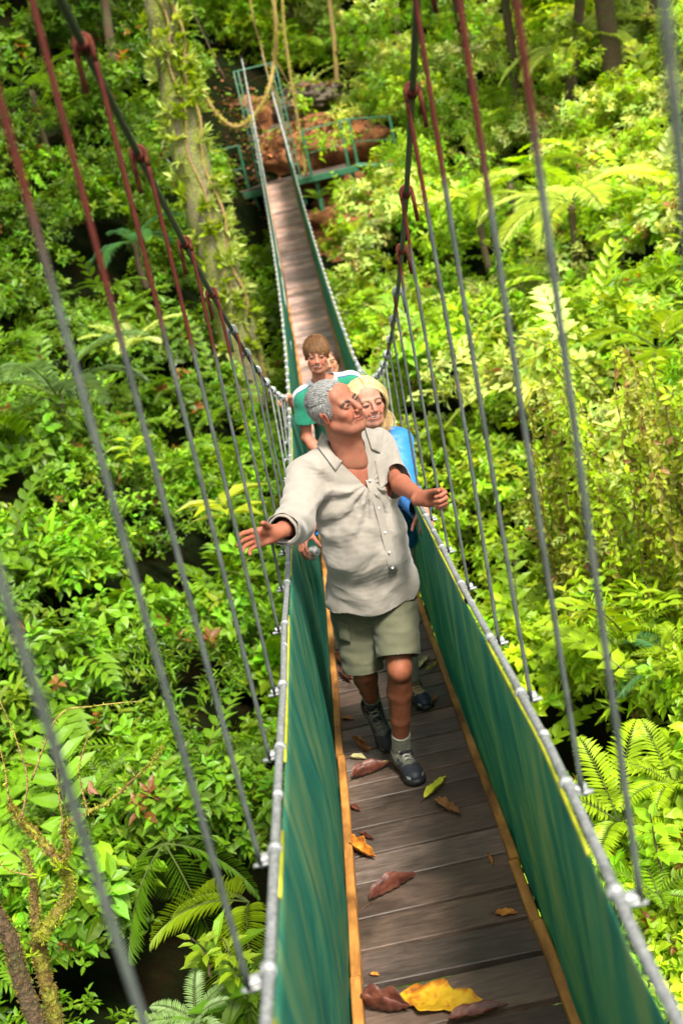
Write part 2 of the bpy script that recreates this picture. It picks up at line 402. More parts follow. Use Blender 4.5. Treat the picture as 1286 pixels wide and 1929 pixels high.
HY = [-.15, .42, .938, 1.473, 1.892, 2.425, 2.889, 3.494, 4.025, 4.591, 5.110]
while HY[-1] < 25.6: HY.append(HY[-1] + .535)
def build_hangers():
    for i, y in enumerate(HY):
        k = i - 3
        for s in (-1, 1):
            p0 = rail_p(y, s); p1 = cable_p(y, s); Lh = p1[2] - p0[2]
            if Lh < .06: continue
            h = MB(); r = .0053
            side = -1 if True else 1
            o = side * s * .016                                    # rod hangs a little inside or outside the cable
            if s > 0: o = -.016
            else: o = .016
            e = p0 + np.array([s * .020 - .6 * (p0[0] - s * .29983 - .0078), -.01, -.02]); t = p1 + np.array([o, 0, -.01])
            fr = .42 if k <= 1 else (.32 if k <= 2 else (.28 if k <= 3 else .2)); fr = min(fr, .5 / max(Lh, .1) + .12)
            fr = {0: .40, 1: .36, 2: .24, 3: .18, 4: .12, 5: .10, 6: .08}.get(k, fr) if s > 0 else {0: .40, 1: .40, 2: .34, 3: .31, 4: .25, 5: .2, 6: .12}.get(k, fr)
            if k >= 7: fr = 0.02
            m = e + (t - e) * (1 - fr)
            P = np.array([e + (m - e) * q for q in np.linspace(0, 1, 8)])
            bend = np.sin(np.linspace(0, np.pi, 8)) * rng.normal(0, .003); P[:, 0] += bend
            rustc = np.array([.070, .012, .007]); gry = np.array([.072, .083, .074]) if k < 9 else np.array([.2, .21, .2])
            Pn = [e + (t - e) * q for q in np.linspace(0, 1, 40)]; bend2 = np.sin(np.linspace(0, np.pi, 40)) * bend[3]; q = np.linspace(0, 1, 40); ww = np.clip((q - (1 - fr)) / .05 + .5 + rng.normal(0, .15, 40), 0, 1)[:, None]
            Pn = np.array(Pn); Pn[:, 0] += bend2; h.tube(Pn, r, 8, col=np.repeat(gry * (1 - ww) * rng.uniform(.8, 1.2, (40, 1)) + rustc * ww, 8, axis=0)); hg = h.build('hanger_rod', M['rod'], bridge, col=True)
            hk = MB(); cx = p1
            top = [t - (t - m) * .04, t]
            arc = [cx + np.array([math.cos(a) * o, 0, .004 + math.sin(a) * .017]) for a in np.linspace(.15, math.pi - .15, 8)]
            tail = [cx + np.array([-o * 1.05, 0, -.012]), cx + np.array([-o * 1.15, .004, -.05 - .035 * (k < 7)])]
            if k >= 7: tail = [cx + np.array([-o, 0, -.02])]
            hk.tube(np.array(top + arc + tail), .0058 if k < 7 else .0055, 8)
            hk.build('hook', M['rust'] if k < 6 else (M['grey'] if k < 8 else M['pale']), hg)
            wr = MB()                                              # wire whipping on the cable below the hook
            T = cable_p(y + .01, s) - cable_p(y - .01, s); T /= np.linalg.norm(T)
            if k < 9: wr.tube([cx - T * .018, cx + T * .018], .0125, 10)
            else: wr.tube([cx - T * .03, cx - T * .015, cx + T * .015, cx + T * .03], [.015, .026, .026, .015], 8)
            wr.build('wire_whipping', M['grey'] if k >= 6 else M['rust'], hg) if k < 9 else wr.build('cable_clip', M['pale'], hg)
            c = MB(); Tr = rail_p(y + .01, s) - rail_p(y - .01, s); Tr /= np.linalg.norm(Tr); fr_ = frame_from(Tr)
            c.tube([p0 - Tr * .010, p0 + Tr * .010], .0138, 10)
            c.box(p0 + fr_ @ np.array([s * .024, 0, -.012]), (.026, .022, .013), fr_, .003)
            c.box(p0 + fr_ @ np.array([s * .030, .004, -.022]), (.014, .016, .02), fr_, .003)
            c.tube([p0 + fr_ @ np.array([s * .008, -.006, -.022]), p0 + fr_ @ np.array([s * .046, -.006, -.022])], .0045, 6)
            c.build('rail_clamp', M['pale'], hg)
build_hangers()
# far tower and landing
def build_far_end():
    zt = deck_z(YEND)
    for s in (-1, 1):
        b = MB(); y0 = 26.45; top = cable_p(26.2, s)[2] - .12
        xs = (s * .36, s * .45)
        for x in xs:
            for yy in (y0, y0 + .22):
                b.box((x + .03, yy, (zt - .6 + top) / 2), (.028, .028, top - zt + .6), None, .005)
        n = 9
        for i in range(n + 1):
            z = zt + (top - zt) * i / n
            b.box((s * .405 + .03, y0, z), (.09, .016, .016), None, .004); b.box((s * .405 + .03, y0 + .22, z), (.09, .022, .022), None, .004)
            b.box((xs[0] + .03, y0 + .11, z), (.022, .2, .022), None, .004)
        b.build('tower_post', M['green'], bridge)
    b = MB(); top = cable_p(26.2, 1)[2] - .12
    b.box((.03, 26.5, top), (.92, .025, .025), None, .006); b.build('tower_crossbeam', M['green'], bridge)
build_far_end()

landing = empty('far_landing', (0, 27.4, deck_z(YEND)), 'green steel landing with wooden floor and railings where the bridge meets the far bank', 'platform')
def build_landing():
    z = deck_z(YEND) - .03
    b = MB()
    for i in range(10): b.box((.25, 26.42 + i * .17, z), (2.6, .155, .04), None, .004, np.array([1, 1, 1]) * rng.uniform(.5, .9))
    b.build('floor_boards', M['plank'], landing, False, True)
    b = MB(); b.box((-.45, 26.33, z - .1), (1.5, .07, .14), None, .01); b.box((1.05, 26.33, z - .06), (1.4, .07, .14), None, .01)
    # beam sloping away to the right
    P0 = np.array([1.7, 26.35, z + .0]); P1 = np.array([2.7, 26.0, z - .2]); b.tube([P0, P1], .06, 4)
    b.build('edge_beam', M['green'], landing, False)
    def railing(pts, h=.95, name='railing'):
        r = MB(); pts = np.array(pts)
        for p in pts: r.box(p + [0, 0, h / 2], (.06, .06, h), None, .005)
        r.tube(pts + [0, 0, h], .018, 8); r.tube(pts + [0, 0, h * .5], .012, 8); r.build(name, M['green'], landing, False)
    railing([[.72, 26.35, z], [1.55, 26.35, z + .02], [1.75, 26.36, z + .02], [2.6, 26.1, z - .1]])
    railing([[-1.2, 26.4, z], [-.68, 26.4, z]])
    for x in (-1.1, -.6, .8, 1.6):
        b = MB(); b.box((x, 26.5, z - 1.1), (.1, .1, 2.1), None, .008); b.build('support_post', M['green'], landing, False)
build_landing()

# ------------------------------------------------------------------ terrain: a wooded ravine with the far bank rising behind
_CT = [(100,1850,5.2),(350,1880,4.7),(450,1600,6.0),(200,1500,7.4),(50,1500,7.2),(100,1200,9.2),(400,1200,9.6),(250,1000,11.5),(50,950,11.8),(470,950,12.5),
 (100,800,13.6),(300,800,14.6),(480,800,15.5),(100,600,16.3),(300,600,17.6),(500,600,20),(80,400,19),(250,400,20.3),(450,450,23.2),(100,200,22),(250,200,23.5),
 (400,280,26.2),(100,0,26),(300,0,28.5),(450,50,31),(660,540,20.5),(700,470,21.8),(650,430,24.2),(700,350,26.2),(600,230,28.6),(600,100,33),(700,200,30.5),(700,20,36),(820,400,22.5),(820,600,17),
 (740,720,16),(900,500,18.6),(1100,480,15.8),(1250,500,13.8),(900,700,13.8),(1100,700,12),(1250,700,10.8),(900,900,11.6),(1100,900,9.8),(1250,900,8.8),(950,1050,10),
 (1100,1150,8.4),(1250,1150,7.3),(1050,1300,7.6),(1250,1400,6.1),(1250,1720,4.9),(1150,1850,4.4),(900,300,24.5),(1100,300,20.5),(1250,300,18),(850,100,32),(1000,100,28),(1200,100,24.5),(1250,20,27)]
_cp = [at(*c) for c in _CT] + [np.array(p, float) for p in [(0, 6, -6.6), (0, 9.5, -7.0), (0, 13, -7.2), (0, 17, -6.2), (0, 21, -4.6), (0, 24.2, -3.2), (0, 26.6, -2.35), (0, 2, -5.6), (0, -3, -3.4),
  (-3.5, 0, -5), (4, 0, -5), (-6, 6, -4.5), (-9, 13, -1.5), (-11, 21, 3.5), (-12, 30, 8), (7, 6, -3), (10, 12, -1.5), (13, 20, 1), (14, 30, 5), (0, 44, 11), (-14, 44, 15), (14, 44, 13), (-4, 36, 6.5), (5, 37, 5)]]
_cp = np.array(_cp)
def _phi(d): return d
_D = np.linalg.norm(_cp[:, None, :2] - _cp[None, :, :2], axis=2)
_n = len(_cp); _A = np.zeros((_n + 3, _n + 3)); _A[:_n, :_n] = _D - np.eye(_n) * .35
_A[:_n, _n] = 1; _A[:_n, _n + 1:] = _cp[:, :2]; _A[_n, :_n] = 1; _A[_n + 1:, :_n] = _cp[:, :2].T
_w = np.linalg.solve(_A, np.concatenate([_cp[:, 2], [0, 0, 0]]))
def canopy(x, y):
    x = np.asarray(x, float); y = np.asarray(y, float); sh = x.shape
    q = np.stack([x.ravel(), y.ravel()], 1); out = np.zeros(len(q))
    for i in range(0, len(q), 20000):
        b = q[i:i + 20000]; d = np.linalg.norm(b[:, None] - _cp[None, :, :2], axis=2)
        out[i:i + 20000] = d @ _w[:_n] + _w[_n] + b @ _w[_n + 1:]
    return out.reshape(sh)

def build_ground():
    xs = np.linspace(-34, 36, 180); ys = np.linspace(-14, 62, 200)
    X, Y = np.meshgrid(xs, ys, indexing='ij')
    Z = canopy(X, Y) - .75
    Z += .25 * np.sin(X * 1.3 + .6 * np.sin(Y)) * np.cos(Y * 1.1) + .1 * np.sin(X * 4.1) * np.sin(Y * 3.7)
    near = (np.abs(X) < .9) & (Y < 26)
    Z -= .5 * np.clip((np.sin(X * 2.3 + 1.7 * np.sin(Y * .9)) * np.sin(Y * 1.35 + 1.3 * np.sin(X * 1.1 + 2)) - .5) / .3, 0, 1)
    Z = np.where(near, np.minimum(Z, deck_z(Y) - 1.0), Z)
    I = np.arange(X.size).reshape(X.shape)
    F = np.stack([I[:-1, :-1], I[1:, :-1], I[1:, 1:], I[:-1, 1:]], -1).reshape(-1, 4)
    o = mk('ground', np.stack([X, Y, Z], -1).reshape(-1, 3), F, M['ground'])
    tag(o, 'dark leaf littered forest floor of the ravine', 'ground', kind='structure')
build_ground()

def blob(name, c, r, mat, seed, parent=None, n=90, rough=.25):
    g = np.random.default_rng(seed)
    th = np.linspace(0, np.pi, n); ph = np.linspace(0, 2 * np.pi, 2 * n, endpoint=False)
    T, Ph = np.meshgrid(th, ph, indexing='ij'); d = np.stack([np.sin(T) * np.cos(Ph), np.sin(T) * np.sin(Ph), np.cos(T)], -1)
    f = np.ones(T.shape)
    for k in range(60):
        v = g.normal(0, 1, 3); v *= g.uniform(1.5, 26) / np.linalg.norm(v); f += rough * 1.2 / (1 + np.linalg.norm(v)) * np.sin(d @ v + g.uniform(0, 6))
    V = np.asarray(c) + d * f[..., None] * np.asarray(r)
    I = np.arange(T.size).reshape(T.shape); J = np.roll(I, -1, 1)
    F = np.stack([I[:-1], I[1:], J[1:], J[:-1]], -1).reshape(-1, 4)
    return mk(name, V.reshape(-1, 3), F, mat, parent)

def build_far_bank():
    o = blob('earth_bank', at(630, 290, 28.2) + [0, .9, -.6], (2.3, 1.8, 1.0), M['soil'], 3, rough=.32); tag(o, 'bare orange earth slope right of the far landing', 'ground', kind='structure')
    o = blob('earth_bank', at(690, 385, 26.2) + [.1, .7, -.55], (1.5, 1.0, .75), M['soil'], 4, rough=.32); tag(o, 'small bare orange earth patch below the far landing railing', 'ground', kind='structure')
    o = blob('earth_bank', at(500, 250, 28.8) + [0, .8, -.6], (1.7, 1.6, 1.1), M['soil'], 5, rough=.32); tag(o, 'earth ramp behind the far tower posts', 'ground', kind='structure')
    o = blob('boulder', at(575, 195, 29.4), (.75, .6, .38), M['rock'], 11); tag(o, 'grey brown boulder on the earth slope behind the far tower', 'rock')
    b = MB()
    for i in range(6):
        b.box(at(510, 330 - 22 * i, 27.8 + .28 * i) + [0, .1, 0], (.9, .3, .14), None, .02)
    s = b.build('log_steps', M['rock'], None); tag(s, 'rough brown steps climbing the bank behind the far tower', 'steps')
build_far_bank()

# ------------------------------------------------------------------ foliage
class Leaves:
    """collects leaf blades: base point, direction, normal, length, width, tint"""
    def __init__(s): s.a = []
    def add(s, P, D, Nn, L, W, C):
        n = len(P); s.a.append((P, D, Nn, np.broadcast_to(L, (n,)), np.broadcast_to(W, (n,)), np.broadcast_to(C, (n, 3))))
    def count(s): return sum(len(a[0]) for a in s.a)
    def arrays(s, keep=None):
        P = np.concatenate([a[0] for a in s.a]); D = np.concatenate([a[1] for a in s.a]); Nn = np.concatenate([a[2] for a in s.a])
        L = np.concatenate([a[3] for a in s.a]); W = np.concatenate([a[4] for a in s.a]); C = np.concatenate([a[5] for a in s.a])
        if keep is not None:
            k = keep(P + D * L[:, None] * .5); P, D, Nn, L, W, C = P[k], D[k], Nn[k], L[k], W[k], C[k]
        D = D / (np.linalg.norm(D, axis=1)[:, None] + 1e-9); S = np.cross(D, Nn); S /= np.linalg.norm(S, axis=1)[:, None] + 1e-9; Nn = np.cross(S, D)
        #        x (side)  y (along)  z (fold)
        T = np.array([[0, 0, 0], [-.42, .28, .05], [0, .3, -.03], [.42, .28, .05], [-.40, .62, .04], [0, .65, -.05], [.40, .62, .04], [0, 1, -.16]])
        V = P[:, None] + S[:, None] * (T[:, 0][None, :, None] * W[:, None, None]) + D[:, None] * (T[:, 1][None, :, None] * L[:, None, None]) + Nn[:, None] * (T[:, 2][None, :, None] * L[:, None, None])
        base = (np.arange(len(P)) * 8)[:, None]
        F = np.concatenate([base + np.array([0, 2, 5, 7, 4, 1]), base + np.array([0, 3, 6, 7, 5, 2])])
        return V.reshape(-1, 3), F, np.repeat(C, 8, axis=0)
    def build(s, name, parent=None, keep=None, mat=None, extra=None):
        V, F, C = s.arrays(keep)
        Fs = [F]
        if extra is not None and extra.V:
            EV = np.concatenate(extra.V); EC = np.concatenate(extra.C)
            q = np.array([f for f in extra.F if len(f) == 4]); 
            V = np.concatenate([V, EV]); C = np.concatenate([C, EC]); Fs.append(q + len(V) - len(EV))
        return mk(name, V, Fs, mat or M['leaf'], parent, False, col=C)

def keep_clear(P):
    """nothing grows through the bridge or right in front of the lens"""
    x, y, z = P[:, 0], P[:, 1], P[:, 2]
    b = (np.abs(x) < .62 + .012 * np.clip(y, 0, 30)) & (y < 26.2) & (z > deck_z(y) - .28)
    b2 = (np.abs(x) < .8) & (y > 26) & (y < 30) & (z < 2.5) & (z > deck_z(26.3) - .1)
    near = (y < 3.6) & (z > -3.2)
    return ~(b | b2 | near)

def bush(LV, c, r, col, leafL, wr, nspr, up=.5, per=7, g=rng, jit=.26):
    d = unit(g.normal(0, 1, (nspr, 3))); d[:, 2] = np.abs(d[:, 2]) * 1.0 - .25; d = unit(d)
    rad = g.uniform(.72, 1.06, (nspr, 1))
    lump = 1 + .22 * np.sin(d @ g.normal(0, 4, 3) + g.uniform(0, 6))[:, None]
    P = c + d * rad * r * lump
    ax = unit(d * (1 - up) + np.array([0, 0, up]) + g.normal(0, .22, (nspr, 3)))
    u = unit(np.cross(ax, g.normal(0, 1, (nspr, 3)))); v = np.cross(ax, u)
    tc = col * np.exp(g.normal(0, jit, (nspr, 1))) * (1 + g.normal(0, .10, (nspr, 3)))
    old = g.uniform(0, 1, nspr) < .012; tc[old] = np.array([.30, .12, .03]) * g.uniform(.6, 1.2)
    for k in range(per):
        an = k * 2.4 + g.uniform(-.5, .5, (nspr, 1)); t = k / per
        rd = np.cos(an) * u + np.sin(an) * v
        D = unit(rd * (1 - .35 * t) + ax * (.05 + .75 * t) + np.array([0, 0, -.12]) + g.normal(0, .14, (nspr, 3)))
        Nn = unit(ax + g.normal(0, .2, (nspr, 3)))
        L = leafL * g.uniform(.6, 1.15, nspr) * (1 - .3 * t)
        LV.add(P + ax * (leafL * .55 * t - leafL * .3), D, Nn, L, L * wr, np.clip(tc * (.85 + .35 * t), .004, .8))

def frond(LV, ST, base, d0, length, droop, nl, ll, lw, col, up=(0, 0, 1), g=rng, vee=.35, ang=1.05, stem=(.10, .14, .03)):
    """one pinnate leaf: an arching midrib with paired leaflets"""
    d0 = unit(np.asarray(d0, float)); n = nl + 3; pts = [np.asarray(base, float)]; d = d0.copy()
    for i in range(n):
        d = unit(d + np.array([0, 0, -droop / n])); pts.append(pts[-1] + d * length / n)
    pts = np.array(pts); T = unit(np.gradient(pts, axis=0)); S = unit(np.cross(T, np.asarray(up, float) + g.normal(0, .05, 3))); Nn = np.cross(S, T)
    i0 = max(2, int(n * .14)); idx = np.arange(i0, n + 1); t = (idx - i0) / max(1, len(idx) - 1)
    env = np.sin(np.pi * np.clip(t * .86 + .14, 0, 1)) ** .6
    for s in (-1, 1):
        D = unit(T[idx] * (math.cos(ang) + .5 * t[:, None]) + S[idx] * s * math.sin(ang) + Nn[idx] * vee - np.array([0, 0, .18]) + g.normal(0, .04, (len(idx), 3)))
        L = ll * env * g.uniform(.9, 1.08, len(idx)); LV.add(pts[idx], D, Nn[idx] + S[idx] * (-s * .3), L, np.full(len(idx), lw), col * g.uniform(.8, 1.2, (len(idx), 1)))
    ST.tube(pts, np.linspace(max(.004, length * .008), .0015, len(pts)), 5, False, stem)

def fern(LV, ST, c, n, length, col, g=rng, nl=18, el=.7, droop=1.3, llr=.2):
    for k in range(n):
        a = k * 2 * np.pi / n + g.uniform(-.3, .3); e = el + g.uniform(-.15, .2)
        L = length * g.uniform(.7, 1.1)
        frond(LV, ST, c, (math.cos(a) * math.cos(e), math.sin(a) * math.cos(e), math.sin(e)), L, droop, nl, L * llr, L * .035, np.array(col), g=g)

# leaf tints; the darker ones also carry shade painted on the left slope
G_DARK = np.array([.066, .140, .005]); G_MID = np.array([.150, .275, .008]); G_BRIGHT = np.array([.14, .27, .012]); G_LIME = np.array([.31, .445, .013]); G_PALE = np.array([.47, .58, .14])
def build_undergrowth():
    g = np.random.default_rng(21)
    sets = {'left': Leaves(), 'right': Leaves(), 'far': Leaves()}; stems = {'left': MB(), 'right': MB(), 'far': MB()}
    # candidate bush centres over the visible wedge and some margin
    y = 4.0; cs = []
    while y < 36:
        step = .50 + .012 * y
        half = .37 * y + 1.8
        x = -half + g.uniform(0, step)
        while x < half + .4:
            cs.append((x + g.normal(0, step * .3), y + g.normal(0, step * .3))); x += step
        y += step * .92
    cs = np.array(cs); Z = canopy(cs[:, 0], cs[:, 1])
    cnt = 0
    for (x, y), z in zip(cs, Z):
        if abs(x) < 1.0 and y < 26: z = min(z, deck_z(y) - .9)
        if y > 26 and y < 29.2 and -1.1 < x < 1.6 and g.uniform() < .8: continue
        if abs(x - 1.1) < 1.2 and 24.6 < y < 28.2 and g.uniform() < .75: continue
        hole = math.sin(x * 2.3 + 1.7 * math.sin(y * .9)) * math.sin(y * 1.35 + 1.3 * math.sin(x * 1.1 + 2))
        if hole > .62 and y < 27 and g.uniform() < .85: continue
        if x < -.7 and y < 6.4 and g.uniform() < .4: continue
        side = 'far' if y > 25 else ('left' if x < 0 else 'right')
        sc = .6 + .018 * y
        r = np.array([g.uniform(.40, .72), g.uniform(.40, .72), g.uniform(.32, .60)]) * sc
        lump = .28 * math.sin(x * 2.1 + y * .7) + .22 * math.sin(y * 1.9 - x)
        # lime plants grow to the right; darker tints leftward paint in canopy shade
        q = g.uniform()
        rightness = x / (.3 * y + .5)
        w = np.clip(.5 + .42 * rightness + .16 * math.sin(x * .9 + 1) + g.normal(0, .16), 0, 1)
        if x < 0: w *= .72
        if x < -.7 and y < 6.6: w *= .25  # near lower left darkened further, shade put into the leaf tint
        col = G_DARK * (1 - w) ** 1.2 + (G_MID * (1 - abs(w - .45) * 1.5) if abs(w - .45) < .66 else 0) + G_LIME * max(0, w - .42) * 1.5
        if x < -.4 and y > 15: col = np.asarray(col) * .85  # upper left leaves dimmed, more shade painted into their colour
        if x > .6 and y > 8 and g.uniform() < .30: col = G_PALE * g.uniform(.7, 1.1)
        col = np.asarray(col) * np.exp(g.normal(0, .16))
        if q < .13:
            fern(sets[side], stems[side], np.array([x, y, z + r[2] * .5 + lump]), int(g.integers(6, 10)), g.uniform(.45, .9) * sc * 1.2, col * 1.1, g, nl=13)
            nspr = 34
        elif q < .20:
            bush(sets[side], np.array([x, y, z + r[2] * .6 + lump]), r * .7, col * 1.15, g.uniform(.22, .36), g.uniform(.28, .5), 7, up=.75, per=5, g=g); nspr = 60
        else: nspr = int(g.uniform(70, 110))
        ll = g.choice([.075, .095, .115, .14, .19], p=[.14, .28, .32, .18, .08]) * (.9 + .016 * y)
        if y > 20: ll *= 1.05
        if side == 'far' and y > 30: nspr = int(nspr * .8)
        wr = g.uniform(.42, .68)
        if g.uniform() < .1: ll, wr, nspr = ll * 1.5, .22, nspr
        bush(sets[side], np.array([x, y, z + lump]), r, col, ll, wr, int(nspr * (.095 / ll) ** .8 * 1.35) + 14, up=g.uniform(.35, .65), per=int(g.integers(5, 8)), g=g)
        if g.uniform() < .42:                          # loose arching stems break up the mounds
            for _ in range(int(g.integers(1, 4))):
                a = g.uniform(0, 6.28); e = g.uniform(.5, 1.3); cc = np.array([x, y, z + lump]) + g.normal(0, .15, 3) * sc; ln = g.uniform(.5, 1.1) * sc
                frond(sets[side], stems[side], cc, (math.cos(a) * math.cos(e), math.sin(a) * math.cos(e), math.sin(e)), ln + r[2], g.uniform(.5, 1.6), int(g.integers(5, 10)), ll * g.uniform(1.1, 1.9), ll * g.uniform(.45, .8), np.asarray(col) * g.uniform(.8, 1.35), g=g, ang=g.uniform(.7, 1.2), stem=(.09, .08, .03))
        if y > 19 and g.uniform() < .38:               # taller growth behind
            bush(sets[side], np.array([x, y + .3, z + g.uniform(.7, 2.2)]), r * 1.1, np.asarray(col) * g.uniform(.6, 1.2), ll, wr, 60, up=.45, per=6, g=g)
        cnt += 1
    names = {'left': ('dense green undergrowth of small leaved shrubs filling the slope left of the bridge', 'left'), 'right': ('bright lime green undergrowth covering the sunlit slope right of the bridge', 'right'), 'far': ('leafy undergrowth on the far bank above the end of the bridge', 'far')}
    for k, lv in sets.items():
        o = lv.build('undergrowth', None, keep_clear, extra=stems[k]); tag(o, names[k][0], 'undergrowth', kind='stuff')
        print('leaves', k, lv.count())
    print('bushes', cnt)
build_undergrowth()

def build_litter():
    g = np.random.default_rng(5); lv = Leaves(); n = 5200
    x = g.uniform(-1.6, 2.6, n); y = g.uniform(26.2, 30.5, n); dg = bpy.context.evaluated_depsgraph_get(); P = []
    for a, b in zip(x, y):
        h, loc, nr, _, ob, _ = SC.ray_cast(dg, Vector((a, b, 12)), Vector((0, 0, -1)))
        if h and ob.name.startswith(('earth', 'ground', 'boulder')): P.append(tuple(loc))
    P = np.array(P); n = len(P); D = unit(g.normal(0, 1, (n, 3)) * [1, 1, .3]); C = np.array([.16, .07, .03]) * np.exp(g.normal(0, .6, (n, 1))); gr = g.uniform(size=n) < .25; C[gr] = G_MID * np.exp(g.normal(0, .3, (gr.sum(), 1)))
    L = g.uniform(.06, .16, n); lv.add(P + [0, 0, .02], D, unit(g.normal(0, .4, (n, 3)) + [0, -.3, 1]), L, L * .6, C)
    o = lv.build('leaf_litter'); tag(o, 'brown fallen leaves and small weeds over the earth bank', 'litter', kind='stuff')
build_litter()

# ------------------------------------------------------------------ people: signed-distance bodies turned into one surface
class SDF:
    def __init__(s, lo, hi, h):
        s.lo = np.array(lo, float); s.h = h; s.n = np.ceil((np.array(hi) - s.lo) / h).astype(int) + 1
        s.F = np.full(s.n, 1.0, dtype=np.float32)
        s.ax = [(s.lo[i] + h * np.arange(s.n[i])).astype(np.float32) for i in range(3)]
    def _sl(s, lo, hi):
        a = np.clip(np.floor((np.asarray(lo) - s.lo) / s.h).astype(int), 0, s.n - 1); b = np.clip(np.ceil((np.asarray(hi) - s.lo) / s.h).astype(int) + 1, 1, s.n)
        return tuple(slice(int(i), int(j)) for i, j in zip(a, b))
    def _apply(s, lo, hi, fn, k, op):
        pad = k + .03
        sl = s._sl(np.asarray(lo) - pad, np.asarray(hi) + pad)
        X, Y, Z = np.meshgrid(*[s.ax[i][sl[i]] for i in range(3)], indexing='ij')
        if X.size == 0: return s
        d = fn(X, Y, Z).astype(np.float32); a = s.F[sl]
        if op == 'sub': d = -d; 
        if op == 'add':
            h = np.clip(.5 + .5 * (a - d) / k, 0, 1); s.F[sl] = a * (1 - h) + d * h - k * h * (1 - h)
        else:
            h = np.clip(.5 - .5 * (a - d) / k, 0, 1); s.F[sl] = a * (1 - h) + d * h + k * h * (1 - h)
        return s
    def cap(s, a, b, ra, rb=None, k=.01, op='add'):
        rb = ra if rb is None else rb; a = np.asarray(a, float); b = np.asarray(b, float); ab = b - a; L2 = ab @ ab + 1e-12
        def fn(X, Y, Z):
            px, py, pz = X - a[0], Y - a[1], Z - a[2]
            t = np.clip((px * ab[0] + py * ab[1] + pz * ab[2]) / L2, 0, 1)
            return np.sqrt((px - t * ab[0]) ** 2 + (py - t * ab[1]) ** 2 + (pz - t * ab[2]) ** 2) - (ra + (rb - ra) * t)
        r = max(ra, rb); return s._apply(np.minimum(a, b) - r, np.maximum(a, b) + r, fn, k, op)
    def chain(s, P, R, k=.01, k0=None):
        for i in range(len(P) - 1): s.cap(P[i], P[i + 1], R[i], R[i + 1], k if i or k0 is None else k0)
        return s
    def ell(s, c, r, k=.01, rot=None, op='add'):
        c = np.asarray(c, float); r = np.asarray(r, float); Rt = np.eye(3) if rot is None else np.asarray(rot, float)
        def fn(X, Y, Z):
            q = [X - c[0], Y - c[1], Z - c[2]]
            l = [sum(q[j] * Rt[j, i] for j in range(3)) for i in range(3)]
            k0 = np.sqrt(sum((l[i] / r[i]) ** 2 for i in range(3))); k1 = np.sqrt(sum((l[i] / r[i] ** 2) ** 2 for i in range(3))) + 1e-6
            return k0 * (k0 - 1) / k1
        m = r.max(); return s._apply(c - m, c + m, fn, k, op)
    def mesh(s, disp=None):
        F = s.F
        if disp is not None:
            near = np.abs(F) < .03; I = np.argwhere(near); P = s.lo + I * s.h
            F = F.copy(); F[near] += disp(P).astype(np.float32)
        S = F < 0; n = np.array(F.shape); acc = np.zeros((*(n - 1), 3), np.float32); cnt = np.zeros(tuple(n - 1), np.float32)
        base = [np.arange(m - 1, dtype=np.float32) for m in n]
        for axis in range(3):
            o = [a for a in range(3) if a != axis]
            for d0 in (0, 1):
                for d1 in (0, 1):
                    off = [0, 0, 0]; off[o[0]] = d0; off[o[1]] = d1
                    sA = tuple(slice(off[i], off[i] + n[i] - 1) for i in range(3)); off2 = list(off); off2[axis] = 1
                    sB = tuple(slice(off2[i], off2[i] + n[i] - 1) for i in range(3))
                    cr = S[sA] != S[sB]; ix = np.nonzero(cr)
                    fa = F[sA][ix]; fb = F[sB][ix]; t = fa / (fa - fb)
                    p = np.zeros((len(t), 3), np.float32)
                    p[:, axis] = t; p[:, o[0]] = d0; p[:, o[1]] = d1
                    for c in range(3): np.add.at(acc[..., c], ix, p[:, c])
                    np.add.at(cnt, ix, 1)
        m = cnt > 0; ids = np.full(cnt.shape, -1, np.int64); ids[m] = np.arange(m.sum()); ix = np.argwhere(m)
        V = s.lo + (ix + acc[m] / cnt[m][:, None]) * s.h
        Q = []
        for axis in range(3):
            o = [a for a in range(3) if a != axis]
            sA = [slice(None)] * 3; sB = [slice(None)] * 3; sA[axis] = slice(0, -1); sB[axis] = slice(1, None)
            sA[o[0]] = sB[o[0]] = slice(1, -1); sA[o[1]] = sB[o[1]] = slice(1, -1)
            A = S[tuple(sA)]; B = S[tuple(sB)]; e = np.argwhere(A != B)
            if len(e) == 0: continue
            inside = A[tuple(e.T)]
            def cell(d0, d1):
                c = e.copy(); c[:, o[0]] += d0; c[:, o[1]] += d1; return ids[c[:, 0], c[:, 1], c[:, 2]]
            q = np.stack([cell(0, 0), cell(1, 0), cell(1, 1), cell(0, 1)], 1)
            flip = inside if axis != 1 else ~inside
            q[~flip] = q[~flip][:, ::-1]; Q.append(q)
        Q = np.concatenate(Q); Q = Q[(Q >= 0).all(1)]
        return V, Q

def relax(V, Q, it=2, lam=.5):
    e = np.concatenate([Q[:, [0, 1]], Q[:, [1, 2]], Q[:, [2, 3]], Q[:, [3, 0]]]); e = np.concatenate([e, e[:, ::-1]])
    for _ in range(it):
        acc = np.zeros_like(V); c = np.zeros(len(V)); np.add.at(acc, e[:, 0], V[e[:, 1]]); np.add.at(c, e[:, 0], 1)
        V = V * (1 - lam) + lam * acc / np.maximum(c, 1)[:, None]
    return V
def cut(V, Q, gfn, rounds=3):
    """keep the part where every gfn > 0 and pull the ragged edge onto the cut"""
    for g in gfn:
        v = g(V); keep = (v[Q] > 0).any(1); Q = Q[keep]
        bad = np.unique(Q[v[Q] <= 0])
        for _ in range(rounds):
            P = V[bad]; f = g(P); eps = 1e-4; gr = np.stack([(g(P + np.eye(3)[i] * eps) - f) / eps for i in range(3)], 1)
            V = V.copy(); V[bad] = P - (f / ((gr ** 2).sum(1) + 1e-9))[:, None] * gr
    used = np.unique(Q); mp = np.full(len(V), -1); mp[used] = np.arange(len(used))
    return V[used], mp[Q]
